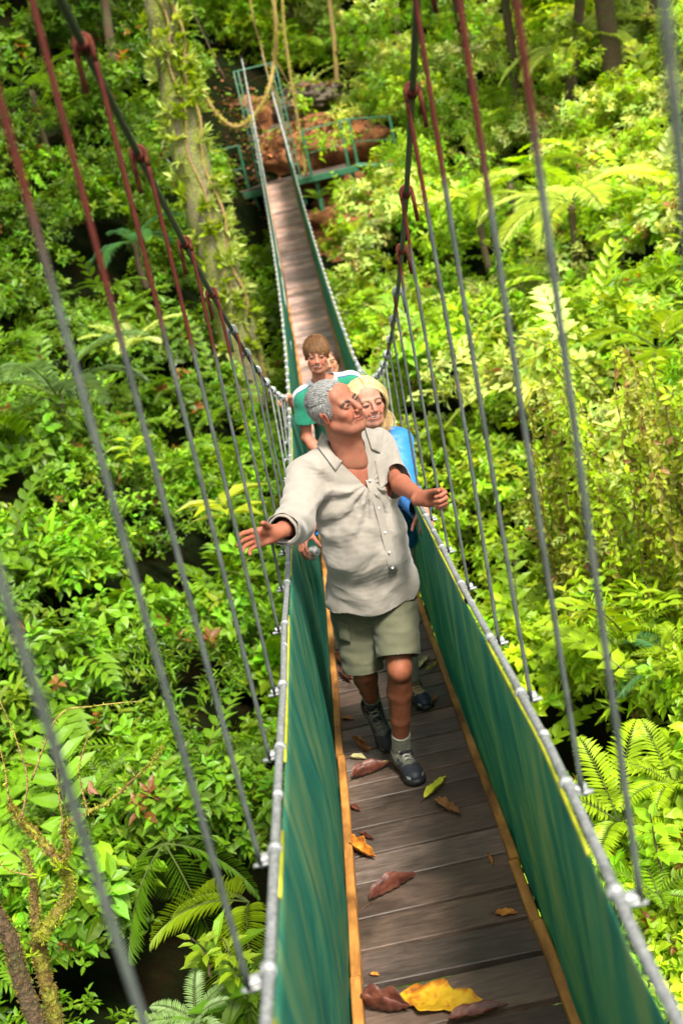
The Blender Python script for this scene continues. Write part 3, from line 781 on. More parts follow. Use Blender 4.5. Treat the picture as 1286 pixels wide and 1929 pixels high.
def join(parts):
    V = []; Q = []; C = []; n = 0
    for p in parts:
        V.append(p[0]); Q.append(p[1] + n); n += len(p[0]); C.append(p[2] if len(p) > 2 else np.ones((len(p[0]), 3)))
    return np.concatenate(V), np.concatenate(Q), np.concatenate(C)
def vnoise(P, f, seed=0, n=5):
    g = np.random.default_rng(seed); out = 0
    for i in range(n):
        w = g.normal(0, 1, 3); w *= f * 1.45 ** i / np.linalg.norm(w); out = out + np.sin(P @ w + g.uniform(0, 6) + .7 * np.sin(P @ (w[[1, 2, 0]] * .7))) / 1.3 ** i
    return out / n
def gauss(P, c, r): return np.exp(-(((P - np.asarray(c)) / np.asarray(r)) ** 2).sum(1))

def skin_mat(name, rough=.62):
    m, nt, b, L = newmat(name)
    a = N(nt, 'ShaderNodeAttribute', attribute_name='tint'); tc = N(nt, 'ShaderNodeTexCoord')
    n1 = N(nt, 'ShaderNodeTexNoise', Scale=28.0, Detail=5.0); L.new(tc.outputs['Object'], n1.inputs['Vector'])
    r = ramp(nt, [(.3, (.80, .68, .66)), (.55, (1, 1, 1)), (.75, (1.18, .88, .80))]); L.new(n1.outputs['Fac'], r.inputs[0])
    mx = N(nt, 'ShaderNodeMix', data_type='RGBA', blend_type='MULTIPLY'); mx.inputs[0].default_value = .8; L.new(a.outputs['Color'], mx.inputs[6]); L.new(r.outputs[0], mx.inputs[7])
    L.new(mx.outputs[2], b.inputs['Base Color']); b.inputs['Roughness'].default_value = rough; b.inputs['Specular IOR Level'].default_value = .35
    b.inputs['Subsurface Weight'].default_value = .12; b.inputs['Subsurface Radius'].default_value = (.9, .3, .15); b.inputs['Subsurface Scale'].default_value = .008
    n2 = N(nt, 'ShaderNodeTexNoise', Scale=260.0, Detail=3.0); L.new(tc.outputs['Object'], n2.inputs['Vector']); bump(nt, L, b, n2.outputs['Fac'], .25, .001)
    return m
def hair_mat(name):
    m, nt, b, L = newmat(name)
    a = N(nt, 'ShaderNodeAttribute', attribute_name='tint'); L.new(a.outputs['Color'], b.inputs['Base Color'])
    b.inputs['Roughness'].default_value = .6; b.inputs['Specular IOR Level'].default_value = .3
    return m
def cloth_mat(name, c0, c1, weave=900, rough=.85, blot=5, sheen=.15, trans=0):
    m, nt, b, L = newmat(name)
    tc = N(nt, 'ShaderNodeTexCoord'); n1 = N(nt, 'ShaderNodeTexNoise', Scale=blot, Detail=5.0, Roughness=.6); L.new(tc.outputs['Object'], n1.inputs['Vector'])
    mp = N(nt, 'ShaderNodeMapping'); mp.inputs['Scale'].default_value = (weave, weave, weave * .12); L.new(tc.outputs['Object'], mp.inputs[0])
    n2 = N(nt, 'ShaderNodeTexNoise', Scale=.45, Detail=3.0); L.new(mp.outputs[0], n2.inputs['Vector'])
    ad = N(nt, 'ShaderNodeMath', operation='MULTIPLY_ADD'); L.new(n2.outputs['Fac'], ad.inputs[0]); ad.inputs[1].default_value = .45; L.new(n1.outputs['Fac'], ad.inputs[2])
    mr = N(nt, 'ShaderNodeMapRange'); mr.inputs[1].default_value = .45; mr.inputs[2].default_value = 1.0; L.new(ad.outputs[0], mr.inputs[0])
    mx = N(nt, 'ShaderNodeMix', data_type='RGBA'); mx.inputs[6].default_value = (*c0, 1); mx.inputs[7].default_value = (*c1, 1); L.new(mr.outputs[0], mx.inputs[0])
    L.new(mx.outputs[2], b.inputs['Base Color']); b.inputs['Roughness'].default_value = rough; b.inputs['Sheen Weight'].default_value = sheen
    bump(nt, L, b, n2.outputs['Fac'], .35, .0015)
    return m

def head_sdf(skin, kind='man', smile=.5, seed=0):
    """head and neck in its own frame: x to the person's right, y forward, z up"""
    s = SDF((-.105, -.145, -.31), (.105, .15, .14), .0019)
    fem = kind == 'woman'
    s.ell((0, -.018, .035), (.076, .096, .086), .02)
    s.ell((0, .030, -.028), (.060, .062, .088), .03)
    s.ell((0, .038, -.070), (.050 if not fem else .043, .046, .040), .03)
    s.ell((0, .074, -.097), (.022 if not fem else .017, .017, .016), .02)
    for x in (-1, 1):
        s.cap((x * .052, .0, -.055), (x * .030, .058, -.092), .016, .015, .02)       # jaw line
        s.ell((x * .039, .064, -.022), (.024, .022, .020), .018)                      # cheekbone
        s.ell((x * .030, .070, -.045), (.018, .018, .020), .014)
    s.cap((-.040, .077, .0205), (.040, .077, .0205), .0120, .0120, .012)                   # brow
    s.ell((0, .058, .055), (.055, .022, .036), .022)                                    # forehead
    for x in (-1, 1):
        s.ell((x * .0325, .101, .004), (.019, .016, .0135), .010, op='sub')            # socket
    s.cap((0, .086, .020), (0, .1125, -.022), .0075, .0098, .010)                      # nose
    s.ell((0, .1145, -.0265), (.0118, .0118, .0105), .006)
    for x in (-1, 1):
        s.ell((x * .0125, .1015, -.0315), (.0078, .0115, .0078), .004)
        s.ell((x * .0068, .1075, -.0385), (.0042, .0055, .0032), .0025, op='sub')      # nostril
        s.ell((x * .0325, .0828, .0040), (.0160, .0130, .0105), .007)                  # eyelids
        s.ell((x * .0325, .1010, .0036), (.0135, .0110, {'man': .0052, 'woman': .0012}.get(kind, .0042)), .002, op='sub')
    if kind == 'man':
        s.cap((0, .088, .012), (0, .108, -.016), .0095, .0105, .010); s.ell((0, .070, -.094), (.030, .020, .020), .02)
        for x in (-1, 1):
            s.cap((x * .048, .0, -.050), (x * .034, .052, -.090), .019, .018, .02)
            s.cap((x * .022, .100, -.010), (x * .040, .090, -.012), .0022, .0014, .006, 'sub')
            for q in (-.3, .1, .5): s.cap((x * .050, .080, .004), (x * .060, .068, .004 + q * .018), .0012, .0008, .003, 'sub')
        for z in (.047, .058, .069): s.cap((-.028, .089 - .3 * (z - .047), z), (.028, .089 - .3 * (z - .047), z + .001), .0007, None, .004, 'sub')
        for x in (-.004, .004): s.cap((x, .096, .020), (x * 1.2, .093, .034), .0012, None, .003, 'sub')
    # mouth: upper and lower lip along a curve, parted a little
    ms = .006 * smile + .001
    s.ell((0, .080 if kind != 'man' else .077, -.062), (.030, .018, .020), .012)
    up = [(x, .0955 - 9.5 * x * x, -.0565 + ms * (x / .026) ** 2) for x in np.linspace(-.027, .027, 7)]
    lo_ = [(x, .0945 - 9.5 * x * x, -.0665 + (ms + .004) * (x / .026) ** 2 - .002 * smile) for x in np.linspace(-.022, .022, 7)]
    for i in range(6):
        lr = .62 if kind == 'man' else .85; s.cap(up[i], up[i + 1], .0042 * lr, .0042 * lr, .005); s.cap(lo_[i], lo_[i + 1], .0052 * lr, .0052 * lr, .005)
    mid = [(x, .1000 - 9.5 * x * x, -.0612 + (ms + .002) * (x / .028) ** 2) for x in np.linspace(-.029, .029, 9)]
    for i in range(8): s.cap(mid[i], mid[i + 1], .0016 + (.0012 if smile < .8 else .0042) * smile * (1 - abs(mid[i][0]) / .032), None, .002, 'sub')
    for x in (-1, 1):
        s.cap((x * .0215, .0975, -.034), (x * .037, .083, -.062), .0022 if kind == 'man' else .0016, .0012, .010, 'sub')   # smile fold
        er = frame_from((.25 * x, -.35, 0), (0, .18, 1))
        s.ell((x * .077, -.006, -.006), (.0065, .0185, .031), .006, np.array([[.93, x * .36, 0], [-x * .36, .93, 0], [0, 0, 1]]))
        s.ell((x * .0795, -.014, .012), (.008, .012, .014), .006)
        s.ell((x * .0845, -.002, -.006), (.006, .0105, .018), .004, np.array([[.93, x * .36, 0], [-x * .36, .93, 0], [0, 0, 1]]), 'sub')
    if kind == 'man':
        s.cap((0, -.030, -.045), (0, -.060, -.22), .052, .055, .03); s.cap((0, -.060, -.22), (0, -.105, -.32), .054, .042, .02)
        s.cap((0, .030, -.105), (0, -.020, -.24), .026, .034, .03)
    else:
        s.cap((0, -.025, -.045), (0, -.060, -.32), .046 if not fem else .042, .050 if not fem else .046, .03)
    V, Q = s.mesh(); V = relax(V, Q, 1, .4); head_V[0] = V
    C = np.tile(np.array(skin, float), (len(V), 1))
    red = np.array([1.12, .72, .62])
    def mul(w, c):
        nonlocal C; C = C * (1 - w[:, None]) + C * np.asarray(c) * w[:, None]
    for x in (-1, 1):
        mul(.75 * gauss(V, (x * .042, .075, -.030), (.022, .03, .020)), red); mul(.7 * gauss(V, (x * .081, -.006, -.006), (.014, .03, .035)), (1.15, .68, .58))
        mul(.5 * gauss(V, (x * .033, .088, -.008), (.018, .03, .007)), (.82, .66, .62))
        mul(.6 * gauss(V, (x * .0325, .09, .011), (.017, .03, .004)), (.55, .38, .32)); mul(.6 * gauss(V, (x * .012, .09, .006), (.007, .03, .010)), (.62, .42, .36)); mul(.5 * gauss(V, (x * .030, .085, -.045), (.008, .03, .018)), (.80, .60, .52))  # eye sockets darkened in the skin tint as painted shading
    mul(.7 * gauss(V, (0, .115, -.027), (.016, .02, .014)), red)
    lip = np.zeros(len(V))
    for p in up + lo_: lip = np.maximum(lip, gauss(V, p, (.0055, .009, .0052)))
    mul(np.clip(lip * 1.3, 0, 1) * .8, (.80, .45, .42) if kind == 'man' else (.92, .50, .48))
    ml = np.zeros(len(V))
    for p in mid: ml = np.maximum(ml, gauss(V, (p[0], p[1] - .006, p[2]), (.005, .009, .0028 if smile < .8 else .0034)))
    mul(np.clip(ml * 1.2, 0, 1) * .95, (.10, .04, .035))
    if kind == 'man':
        st = np.clip(gauss(V, (0, .07, -.085), (.055, .06, .032)) * 1.0, 0, 1); mul(.35 * st, (.82, .78, .78))
        mul(.5 * np.clip(vnoise(V, 90, 4), 0, 1), (1.1, .80, .72))
    mul(.5 * gauss(V, (0, .0, -.13), (.06, .09, .03)), (.9, .72, .66))
    return V, Q, C

head_V = [None]
def on_face(px, pz, fb=.09):
    V = head_V[0]; m = (np.abs(V[:, 0] - px) < .0025) & (np.abs(V[:, 2] - pz) < .0025) & (V[:, 1] > .03)
    return V[m, 1].max() if m.any() else fb
def put(V, Rh, c, sc): return np.asarray(c) + (V * sc) @ np.asarray(Rh).T

def strands(name, roots, dirs, nrm, length, width, cols, parent, mat, curl=.2, grav=.6, seg=5, head=None, g=rng, hug=.9):
    """thin flat locks growing along dirs, hugging an ellipsoid (centre, radii)"""
    n = len(roots); P = [roots]; d = unit(dirs); L = np.broadcast_to(length, (n,))
    c, r = head
    for i in range(seg):
        p = P[-1] + d * (L / seg)[:, None]
        q = (p - c) / r; nn = unit(q / r); rad = np.linalg.norm(q, axis=1)
        inside = np.maximum(0, 1.03 + .015 * i - rad)
        p = p + nn * (inside * r.mean())[:, None]
        P.append(p)
        t = unit(d - nn * (d * nn).sum(1)[:, None])
        d = unit(d * (1 - hug) + t * hug + np.array([0, 0, -grav / seg]) + g.normal(0, curl / seg, (n, 3)))
    P = np.stack(P, 1); T = unit(np.gradient(P, axis=1)); q = (P - c) / r ** 2; nn = unit(q)
    S = unit(np.cross(T, nn)); k = seg + 1
    wv = np.array([.7] + [1] * (seg - 1) + [.15])[None, :, None] * np.broadcast_to(width, (n,))[:, None, None]
    A = P - S * wv; B = P + S * wv; Mi = P + nn * wv * .7
    V = np.stack([A, Mi, B], 2).reshape(-1, 3)
    base = (np.arange(n) * k * 3)[:, None, None] + (np.arange(seg) * 3)[None, :, None]
    F = np.concatenate([(base + np.array([0, 1, 4, 3])).reshape(-1, 4), (base + np.array([1, 2, 5, 4])).reshape(-1, 4)])
    C = np.repeat(cols, k * 3, axis=0)
    return V, F, C

def eyes(parent, Rh, c, sc, iris=(.06, .12, .10), look=(0, 0)):
    for x in (-1, 1):
        n = 16; th = np.linspace(0, np.pi, n); ph = np.linspace(0, 2 * np.pi, 20, endpoint=False)
        T, Ph = np.meshgrid(th, ph, indexing='ij'); V = np.stack([np.sin(T) * np.cos(Ph), np.cos(T), np.sin(T) * np.sin(Ph)], -1) * .0118
        V[..., 1] += np.where(T < .45, .0006, 0)
        C = np.where((T < .24)[..., None], np.array([.01, .01, .01]), np.where((T < .56)[..., None], np.array(iris), np.array([.75, .70, .66])))
        a = look[0]; b = look[1]
        Rl = np.array([[math.cos(a), math.sin(a), 0], [-math.sin(a), math.cos(a), 0], [0, 0, 1]]) @ np.array([[1, 0, 0], [0, math.cos(b), -math.sin(b)], [0, math.sin(b), math.cos(b)]])
        V = V.reshape(-1, 3) @ Rl.T + np.array([x * .0325, .0826, .0040])
        I = np.arange(T.size).reshape(T.shape); J = np.roll(I, -1, 1); F = np.stack([I[:-1], J[:-1], J[1:], I[1:]], -1).reshape(-1, 4)
        mk('eye', put(V, Rh, c, sc), F, M['eye'], parent, True, col=C.reshape(-1, 3))
M['eye'] = (lambda: (lambda t: (t[3].new(N(t[1], 'ShaderNodeAttribute', attribute_name='tint').outputs['Color'], t[2].inputs['Base Color']), setattr(t[2].inputs['Roughness'], 'default_value', .08), t[0])[2])(newmat('eyeball')))()

def teeth(parent, Rh, c, sc):
    mid = [(x, .0955 - 9.5 * x * x, -.0585 + .008 * (x / .028) ** 2) for x in np.linspace(-.021, .021, 9)]
    b = MB(); b.tube(mid, [.002] + [.0038] * 7 + [.002], 8, True, (.50, .47, .42)); mk('teeth', put(np.concatenate(b.V), Rh, c, sc), b.F, M['eye'], parent, True, col=np.concatenate(b.C))
def brows(parent, Rh, c, sc, col, th=1.0, raise_=0.0):
    g = np.random.default_rng(5); b = MB()
    for x in (-1, 1):
        for i in range(int(190 * th)):
            t = g.uniform(0, 1); px = x * (.012 + .038 * t); pz = .0172 + .0042 * math.sin(t * 2.5) + g.normal(0, .0020) * th + raise_
            py = on_face(px, pz); d = np.array([x * .8, -.30 - .3 * t, .35 - .6 * t]); d /= np.linalg.norm(d)
            b.tube([[px, py - .001, pz], np.array([px, py + .0012, pz]) + d * .004, np.array([px, py + .0006, pz]) + d * .009], [.0012, .0012, .0003], 3, False, np.array(col) * g.uniform(.6, 1.4))
    V = put(np.concatenate(b.V), Rh, c, sc); mk('eyebrows', V, b.F, M['hair'], parent, True, col=np.concatenate(b.C))
def lashes(parent, Rh, c, sc, closed=False):
    b = MB()
    for x in (-1, 1):
        up = []; h = .0018 if closed else .0042
        for t in np.linspace(-1, 1, 9):
            pz = .0036 + h * math.sqrt(max(0, 1 - t * t)) * (1 if not closed else -.6); px = x * .0325 + .0125 * t; up.append([px, on_face(px, pz + .002, .095) + .0004, pz])
        b.tube(up, [.0009] + [.0023] * 7 + [.0009], 4, True, (.015, .009, .006))
    mk('eyelashes', put(np.concatenate(b.V), Rh, c, sc), b.F, M['hair'], parent, True, col=np.concatenate(b.C))
M['skin'] = skin_mat('skin'); M['hair'] = hair_mat('hair')

def hand(s, wrist, palm_dir, palm_n, side, curl, spread=.12, sc=1.0, thumb=(.9, .5, .3), thumb_curl=.3, thumbdir=None):
    """adds palm, four fingers and a thumb to an SDF. palm_dir: wrist to knuckles; palm_n: out of the palm side; side: +1 when the thumb is along cross(palm_dir, palm_n)"""
    d = unit(np.asarray(palm_dir, float)); nrm = np.asarray(palm_n, float); nrm = unit(nrm - d * (nrm @ d)); t = np.cross(d, nrm) * side
    w = np.asarray(wrist, float)
    K = [w + sc * (d * l + t * q) for l, q in ((.093, .030), (.097, .010), (.092, -.010), (.084, -.028))]
    for i, kx in enumerate(K):
        s.cap(w + sc * (t * (.016 - .0105 * i)) + d * .006, kx, .0135 * sc, .0105 * sc, .012 * sc)
    s.cap(w + sc * (d * .02 + t * .015 + nrm * .008), w + sc * (d * .055 + t * .024 + nrm * .010), .017 * sc, .014 * sc, .012)
    s.cap(w + sc * (d * .02 - t * .018 + nrm * .006), w + sc * (d * .070 - t * .024 + nrm * .006), .014 * sc, .010 * sc, .012)
    s.cap(w - d * .03, w + d * .012, .024 * sc, .022 * sc, .02)
    Ls = [(.040, .025, .020), (.044, .029, .021), (.041, .027, .021), (.032, .020, .018)]
    tips = []
    for i, kx in enumerate(K):
        cu = curl[i] if np.ndim(curl[i]) else (curl[i],) * 3
        ang = 0; p = kx; r0 = (.0095, .0098, .0094, .0082)[i] * sc; dd0 = unit(d + t * spread * (1.5 - i) / 1.5)
        for j in range(3):
            ang += cu[j]; dd = dd0 * math.cos(ang) + nrm * math.sin(ang); q = p + dd * Ls[i][j] * sc
            s.cap(p, q, r0 * (1 - .08 * j), r0 * (.92 - .10 * j), .0035); p = q
        tips.append(p)
    tb = w + sc * (d * .028 + t * .026 + nrm * .008); td = unit(d * thumb[0] + t * thumb[1] + nrm * thumb[2]); p = tb
    for j, l in enumerate((.040, .031, .026)):
        q = p + td * l * sc; s.cap(p, q, (.0135, .0112, .0100)[j] * sc, (.0112, .0102, .0082)[j] * sc, .006 if j else .012); p = q
        td = unit(td + (nrm * thumb_curl if thumbdir is None else np.asarray(thumbdir) * thumb_curl))
    return tips

def V3(*a): return np.array(a, float)
def torso_frame(a_dir, lean=(0, 0, 1)):
    up = unit(V3(*lean)); a = unit(V3(*a_dir)); a = unit(a - up * (a @ up)); b = np.cross(up, a)      # a: to the person's left, b: facing
    b = -b if b @ V3(0, -1, 0) < 0 else b
    return np.column_stack([a, b, up])

def shoe(parent, Rf, c, sc, upper, toe, sole, lace, laces_pale=(.45, .44, .38)):
    """low hiking shoe; frame x right, y toe, z up, origin under the ankle on the sole"""
    s = SDF((-.07, -.10, -.005), (.07, .215, .15), .0028)
    s.cap((0, -.045, .045), (0, .11, .036), .036, .036, .02); s.ell((0, .135, .032), (.042, .055, .032), .02); s.ell((0, -.045, .05), (.033, .038, .05), .02)
    s.cap((0, -.02, .05), (0, -.03, .115), .040, .040, .03); s.cap((0, -.01, .07), (0, .09, .045), .036, .030, .03)
    V, Q = s.mesh(); V, Q = cut(V, Q, [lambda P: P[:, 2] - .014, lambda P: .112 - P[:, 2] + .15 * (P[:, 1] + .03)])
    C = np.tile(np.array(upper, float), (len(V), 1))
    f = V[:, 1] > .118 - 2.0 * np.abs(V[:, 0]) * .3 + .2 * (V[:, 2] - .03); C[f] = toe
    h = (V[:, 1] < -.055) & (V[:, 2] < .07); C[h] = toe
    sd = (np.abs(V[:, 0]) > .026) & (V[:, 1] < .10) & (V[:, 1] > -.05) & (vnoise(V, 60, 3) > .1); C[sd] = np.array(toe) * 1.2
    tg = (np.abs(V[:, 0]) < .017) & (V[:, 1] > .0) & (V[:, 1] < .10) & (V[:, 2] > .05); C[tg] = np.array(upper) * .55
    st = (np.abs(np.abs(V[:, 0]) - .034 + .12 * (V[:, 1] - .15)) < .005) & (V[:, 1] > .125) & (V[:, 2] < .04); C[st] = (.45, .46, .45)
    top = V[:, 2] > .097; C[top] = np.array(toe) * .7
    o = mk('shoe', put(V, Rf, c, sc), Q, M['shoe'], parent, True, col=C); md = o.modifiers.new('s', 'SOLIDIFY'); md.thickness = .004
    # sole
    q = SDF((-.07, -.11, -.01), (.07, .22, .05), .003)
    q.cap((0, -.055, .008), (0, .06, .008), .037, .040, .01); q.ell((0, .135, .012), (.047, .062, .03), .02)
    for y in np.arange(-.09, .2, .016): q.cap((-.06, y, -.004), (.06, y + .004, -.004), .0045, None, .002, 'sub')
    VV, QQ = q.mesh(); k = cut(VV, QQ, [lambda P: .026 - P[:, 2], lambda P: P[:, 2] + .002])
    mk('sole', put(k[0], Rf, c, sc), k[1], M['shoe'], o, True, col=np.tile(np.array(sole), (len(k[0]), 1)))
    b = MB(); n = 6
    for i in range(n):
        y = .088 - i * .0165; z = .0765 + i * .0085 + (.006 if i > 3 else 0); w = .019 + .001 * i
        for sg in (-1, 1):
            b.tube([[sg * w, y, z], [0, y - .007, z + .0105], [-sg * w, y - .013, z + .005]], .0032, 5, True, lace if (i % 3 == 2) else laces_pale)
    for sg in (-1, 1):
        b.tube(catmull([[0, -.006, .124], [sg * .018, .006, .128], [sg * .036, .004, .112], [sg * .022, .016, .100], [0, -.002, .122]], 4), .0017, 4, False, lace)
    mk('laces', put(np.concatenate(b.V), Rf, c, sc), b.F, M['shoe'], o, True, col=np.concatenate(b.C))

def pants_noise(P, s=1.0): return s * (.009 * vnoise(P * V3(1, 1, .55), 22, 9) + .006 * (1 - 2 * np.abs(vnoise(P * V3(.7, .7, 1.3), 26, 14))) + .003 * vnoise(P, 60, 10))

def person(label, sp, group=None):
    root = empty('person', sp['root'], label, 'person', group)
    Rh, hc, hs = np.array(sp['Rh']), V3(*sp['hc']), sp['hs']; J = {k: V3(*v) for k, v in sp['J'].items()}; T = sp['T']; k = sp.get('k', 1.0)
    parts = []; skin = np.array(sp['skin'])
    V, Q, C = head_sdf(skin, sp['kind'], sp.get('smile', .6)); parts.append((put(V, Rh, hc, hs), Q, C))
    # torso and neck root
    def torso(s, gr=0.0):
        s.ell(J['chest'], np.array(sp.get('chest_r', (.165, .112, .19))) * k + gr, .05, T)
        s.ell(J['belly'], np.array(sp.get('belly_r', (.150, .130, .17))) * k + gr, .06, T)
        s.ell(J['pelvis'], np.array(sp.get('pelvis_r', (.160, .120, .13))) * k + gr, .06, T)
        s.cap(J['Rsh'], J['neckb'], .048 * k + gr, .058 * k + gr, .045); s.cap(J['Lsh'], J['neckb'], .048 * k + gr, .058 * k + gr, .045)
    lo = np.min([J[a] for a in ('chest', 'belly', 'pelvis', 'Rsh', 'Lsh')], axis=0) - .26; hi = np.max([J[a] for a in ('chest', 'belly', 'pelvis', 'Rsh', 'Lsh')], axis=0) + .24
    s = SDF(lo, hi, .006); torso(s); s.cap(J['neckb'] + [0, 0, -.03], hc + Rh @ V3(0, -.05, -.16) * hs, .052 * k, .040 * k, .04)
    s.ell((J['neckb'] + J['chest']) / 2 + T[:, 1] * .052 - T[:, 0] * .012 + V3(0, 0, .045), (.058, .050, .065), .04, T); s.ell(J['neckb'] * .35 + J['chest'] * .65 + T[:, 1] * .085, (.065, .042, .08), .04, T)
    V, Q = s.mesh(); V = relax(V, Q, 1)
    Cc = np.tile(skin * np.array([1.0, .80, .74]), (len(V), 1)); parts.append((V, Q, Cc))
    # arms with hands
    for sd in 'RL':
        if sd + 'wr' not in J: continue
        pts = np.array([J[sd + 'sh'], J[sd + 'el'], J[sd + 'wr']]); hd = sp['hand' + sd]
        lo = np.minimum(J[sd + 'el'], J[sd + 'wr']) - .21; hi = np.maximum(J[sd + 'el'], J[sd + 'wr']) + .21
        vox = sp.get('vox', .0024); s = SDF(lo, hi, vox); 
        el, wr = J[sd + 'el'], J[sd + 'wr']; up = el + unit(J[sd + 'sh'] - el) * .17
        s.cap(up, el, .045 * k, .037 * k, .02); m1 = el + (wr - el) * .3
        s.cap(el, m1, .036 * k, .0385 * k, .02); s.cap(m1, wr, .038 * k, .0245 * k, .02)
        hand(s, wr, hd['d'], hd['n'], hd['side'], hd['curl'], hd.get('spread', .12), hd.get('sc', 1.0) * (k ** .5), hd.get('thumb', (.8, .6, .2)), hd.get('tc', .3), hd.get('td'))
        V, Q = s.mesh(); V = relax(V, Q, 1, .4)
        V, Q = cut(V, Q, [lambda P, a=up, d=unit(el - up): (P - a) @ d - .01])
        C = np.tile(skin * np.array([1.0, .86, .80]), (len(V), 1)); C *= (1 + .10 * vnoise(V, 70, 8))[:, None]
        w = np.exp(-((V - J[sd + 'wr'] - unit(V3(*hd['d'])) * .13) ** 2).sum(1) / .05 ** 2); C = C * (1 - .4 * w[:, None]) + C * np.array([1.1, .8, .75]) * .4 * w[:, None]
        parts.append((V, Q, C))
    # legs
    for sd in 'RL':
        h_, kn, an = J[sd + 'hip'], J[sd + 'kn'], J[sd + 'an']; lk = sp.get('legk', 1.0) * k
        s = SDF(np.minimum(np.minimum(h_, kn), an) - .12, np.maximum(np.maximum(h_, kn), an) + .12, .0045)
        s.cap(h_, kn, .085 * lk, .050 * lk, .02)
        fw = unit(np.cross(unit(an - kn), V3(1, 0, 0))); fw = fw if fw[1] < 0 else -fw
        s.ell(kn + fw * .022 + V3(0, 0, .004), V3(.026, .022, .032) * lk, .02)
        m1 = kn + (an - kn) * .3 - fw * .014; m2 = kn + (an - kn) * .62 - fw * .004
        s.cap(kn, m1, .047 * lk, .053 * lk, .015); s.cap(m1, m2, .053 * lk, .042 * lk, .012); s.cap(m2, an, .042 * lk, .032 * lk, .012)
        s.cap(kn + fw * .028 + (an - kn) * .12, kn + (an - kn) * .8 + fw * .014, .012 * lk, .010 * lk, .02)
        V, Q = s.mesh(); V = relax(V, Q, 1); C = np.tile(skin * np.array([.95, .80, .66]) if sp['kind'] == 'man' else skin * .95, (len(V), 1)); C *= (1 + .16 * vnoise(V, 40, 12))[:, None]
        C = C * (1 - .35 * gauss(V, kn + fw * .045 + V3(0, 0, -.03), (.03, .05, .02))[:, None]); parts.append((V, Q, C))
    V, Q, C = join(parts)
    mk('body', V, Q, M['skin'], root, True, col=np.clip(C, 0, 1))
    eyes(root, Rh, hc, hs, sp.get('iris', (.05, .09, .10)), sp.get('look', (0, 0))); brows(root, Rh, hc, hs, sp.get('browc', (.08, .06, .05)), raise_=sp.get('browup', 0)); lashes(root, Rh, hc, hs, sp.get('closed', False))
    if sp.get('smile', .6) > .8: teeth(root, Rh, hc, hs)
    # shorts
    lo = np.min([J['pelvis'], J['Rkn'], J['Lkn']], axis=0) - .22; hi = np.max([J['pelvis'], J['belly'], J['Rkn'], J['Lkn']], axis=0) + .22
    s = SDF(lo, hi, .005); s.ell(J['pelvis'], np.array(sp.get('pelvis_r', (.160, .120, .13))) * k + .012, .05, T); s.ell(J['belly'] + V3(0, 0, -.02), np.array(sp.get('belly_r', (.15, .13, .17))) * k * V3(.95, .9, 1), .05, T)
    fns = []
    for sd in 'RL':
        h_, kn = J[sd + 'hip'], J[sd + 'kn']; d = unit(kn - h_); e = h_ + d * (np.linalg.norm(kn - h_) + .03); s.cap(h_ + V3(0, 0, .0), e, .100 * k, sp.get('hemr', .080) * k, .028)
    off = sp.get('shortlen', 0.0)
    V, Q = s.mesh(lambda P: -pants_noise(P, 1.1)); V = relax(V, Q, 1)
    midx = lambda P: (P - (J['Rhip'] + J['Lhip']) / 2) @ T[:, 0]
    hR, kR, hL, kL = J['Rhip'], J['Rkn'], J['Lhip'], J['Lkn']
    def hem(P):
        dR = unit(kR - hR); dL = unit(kL - hL); gR = -(P - (kR + dR * off)) @ dR; gL = -(P - (kL + dL * (off - sp.get('lup', 0)))) @ dL
        nR = np.linalg.norm(np.cross(P - hR, dR), axis=1); nL = np.linalg.norm(np.cross(P - hL, dL), axis=1)
        return np.where(nR < nL, gR, gL)
    V, Q = cut(V, Q, [lambda P: (J['belly'] + V3(0, 0, .02) - P) @ T[:, 2] + .0, hem])
    so = mk('shorts', V, Q, sp['shortmat'], root); md = so.modifiers.new('s', 'SOLIDIFY'); md.thickness = .004
    return root, J, T, so

def snapper(objs_V):
    A = np.concatenate(objs_V)
    def f(px, py, off=.004, rad=.013):
        r = unit(at(px, py, 1.0) - CC); q = A - CC; t = q @ r; d = np.linalg.norm(q - t[:, None] * r, axis=1)
        m = d < rad
        if not m.any(): m = d < d.min() + .004
        tt = t[m]; w = np.exp(-(tt - tt.min()) / .006); return CC + r * ((tt * w).sum() / w.sum() - off)
    return f
def patch(name, quad, mat, parent, snap, off=.004, nu=10, nv=10, thick=.002, puff=0.0, bord=0.0):
    """cloth piece lying on the garment, given its four corners"""
    a, b, c, d = [np.array(p, float) for p in quad]; V = []
    for i in range(nu):
        for j in range(nv):
            u, v = i / (nu - 1), j / (nv - 1); p = (a * (1 - u) + b * u) * (1 - v) + (d * (1 - u) + c * u) * v
            V.append(snap(p[0], p[1], off + puff * math.sin(math.pi * u) * math.sin(math.pi * v)))
    V = np.array(V).reshape(nu, nv, 3)
    for _ in range(2): V[1:-1, 1:-1] = .5 * V[1:-1, 1:-1] + .125 * (V[:-2, 1:-1] + V[2:, 1:-1] + V[1:-1, :-2] + V[1:-1, 2:])
    I = np.arange(nu * nv).reshape(nu, nv); F = np.stack([I[:-1, :-1], I[1:, :-1], I[1:, 1:], I[:-1, 1:]], -1).reshape(-1, 4)
    o = mk(name, V.reshape(-1, 3), F, mat, parent); md = o.modifiers.new('s', 'SOLIDIFY'); md.thickness = thick; md.offset = 0; return o

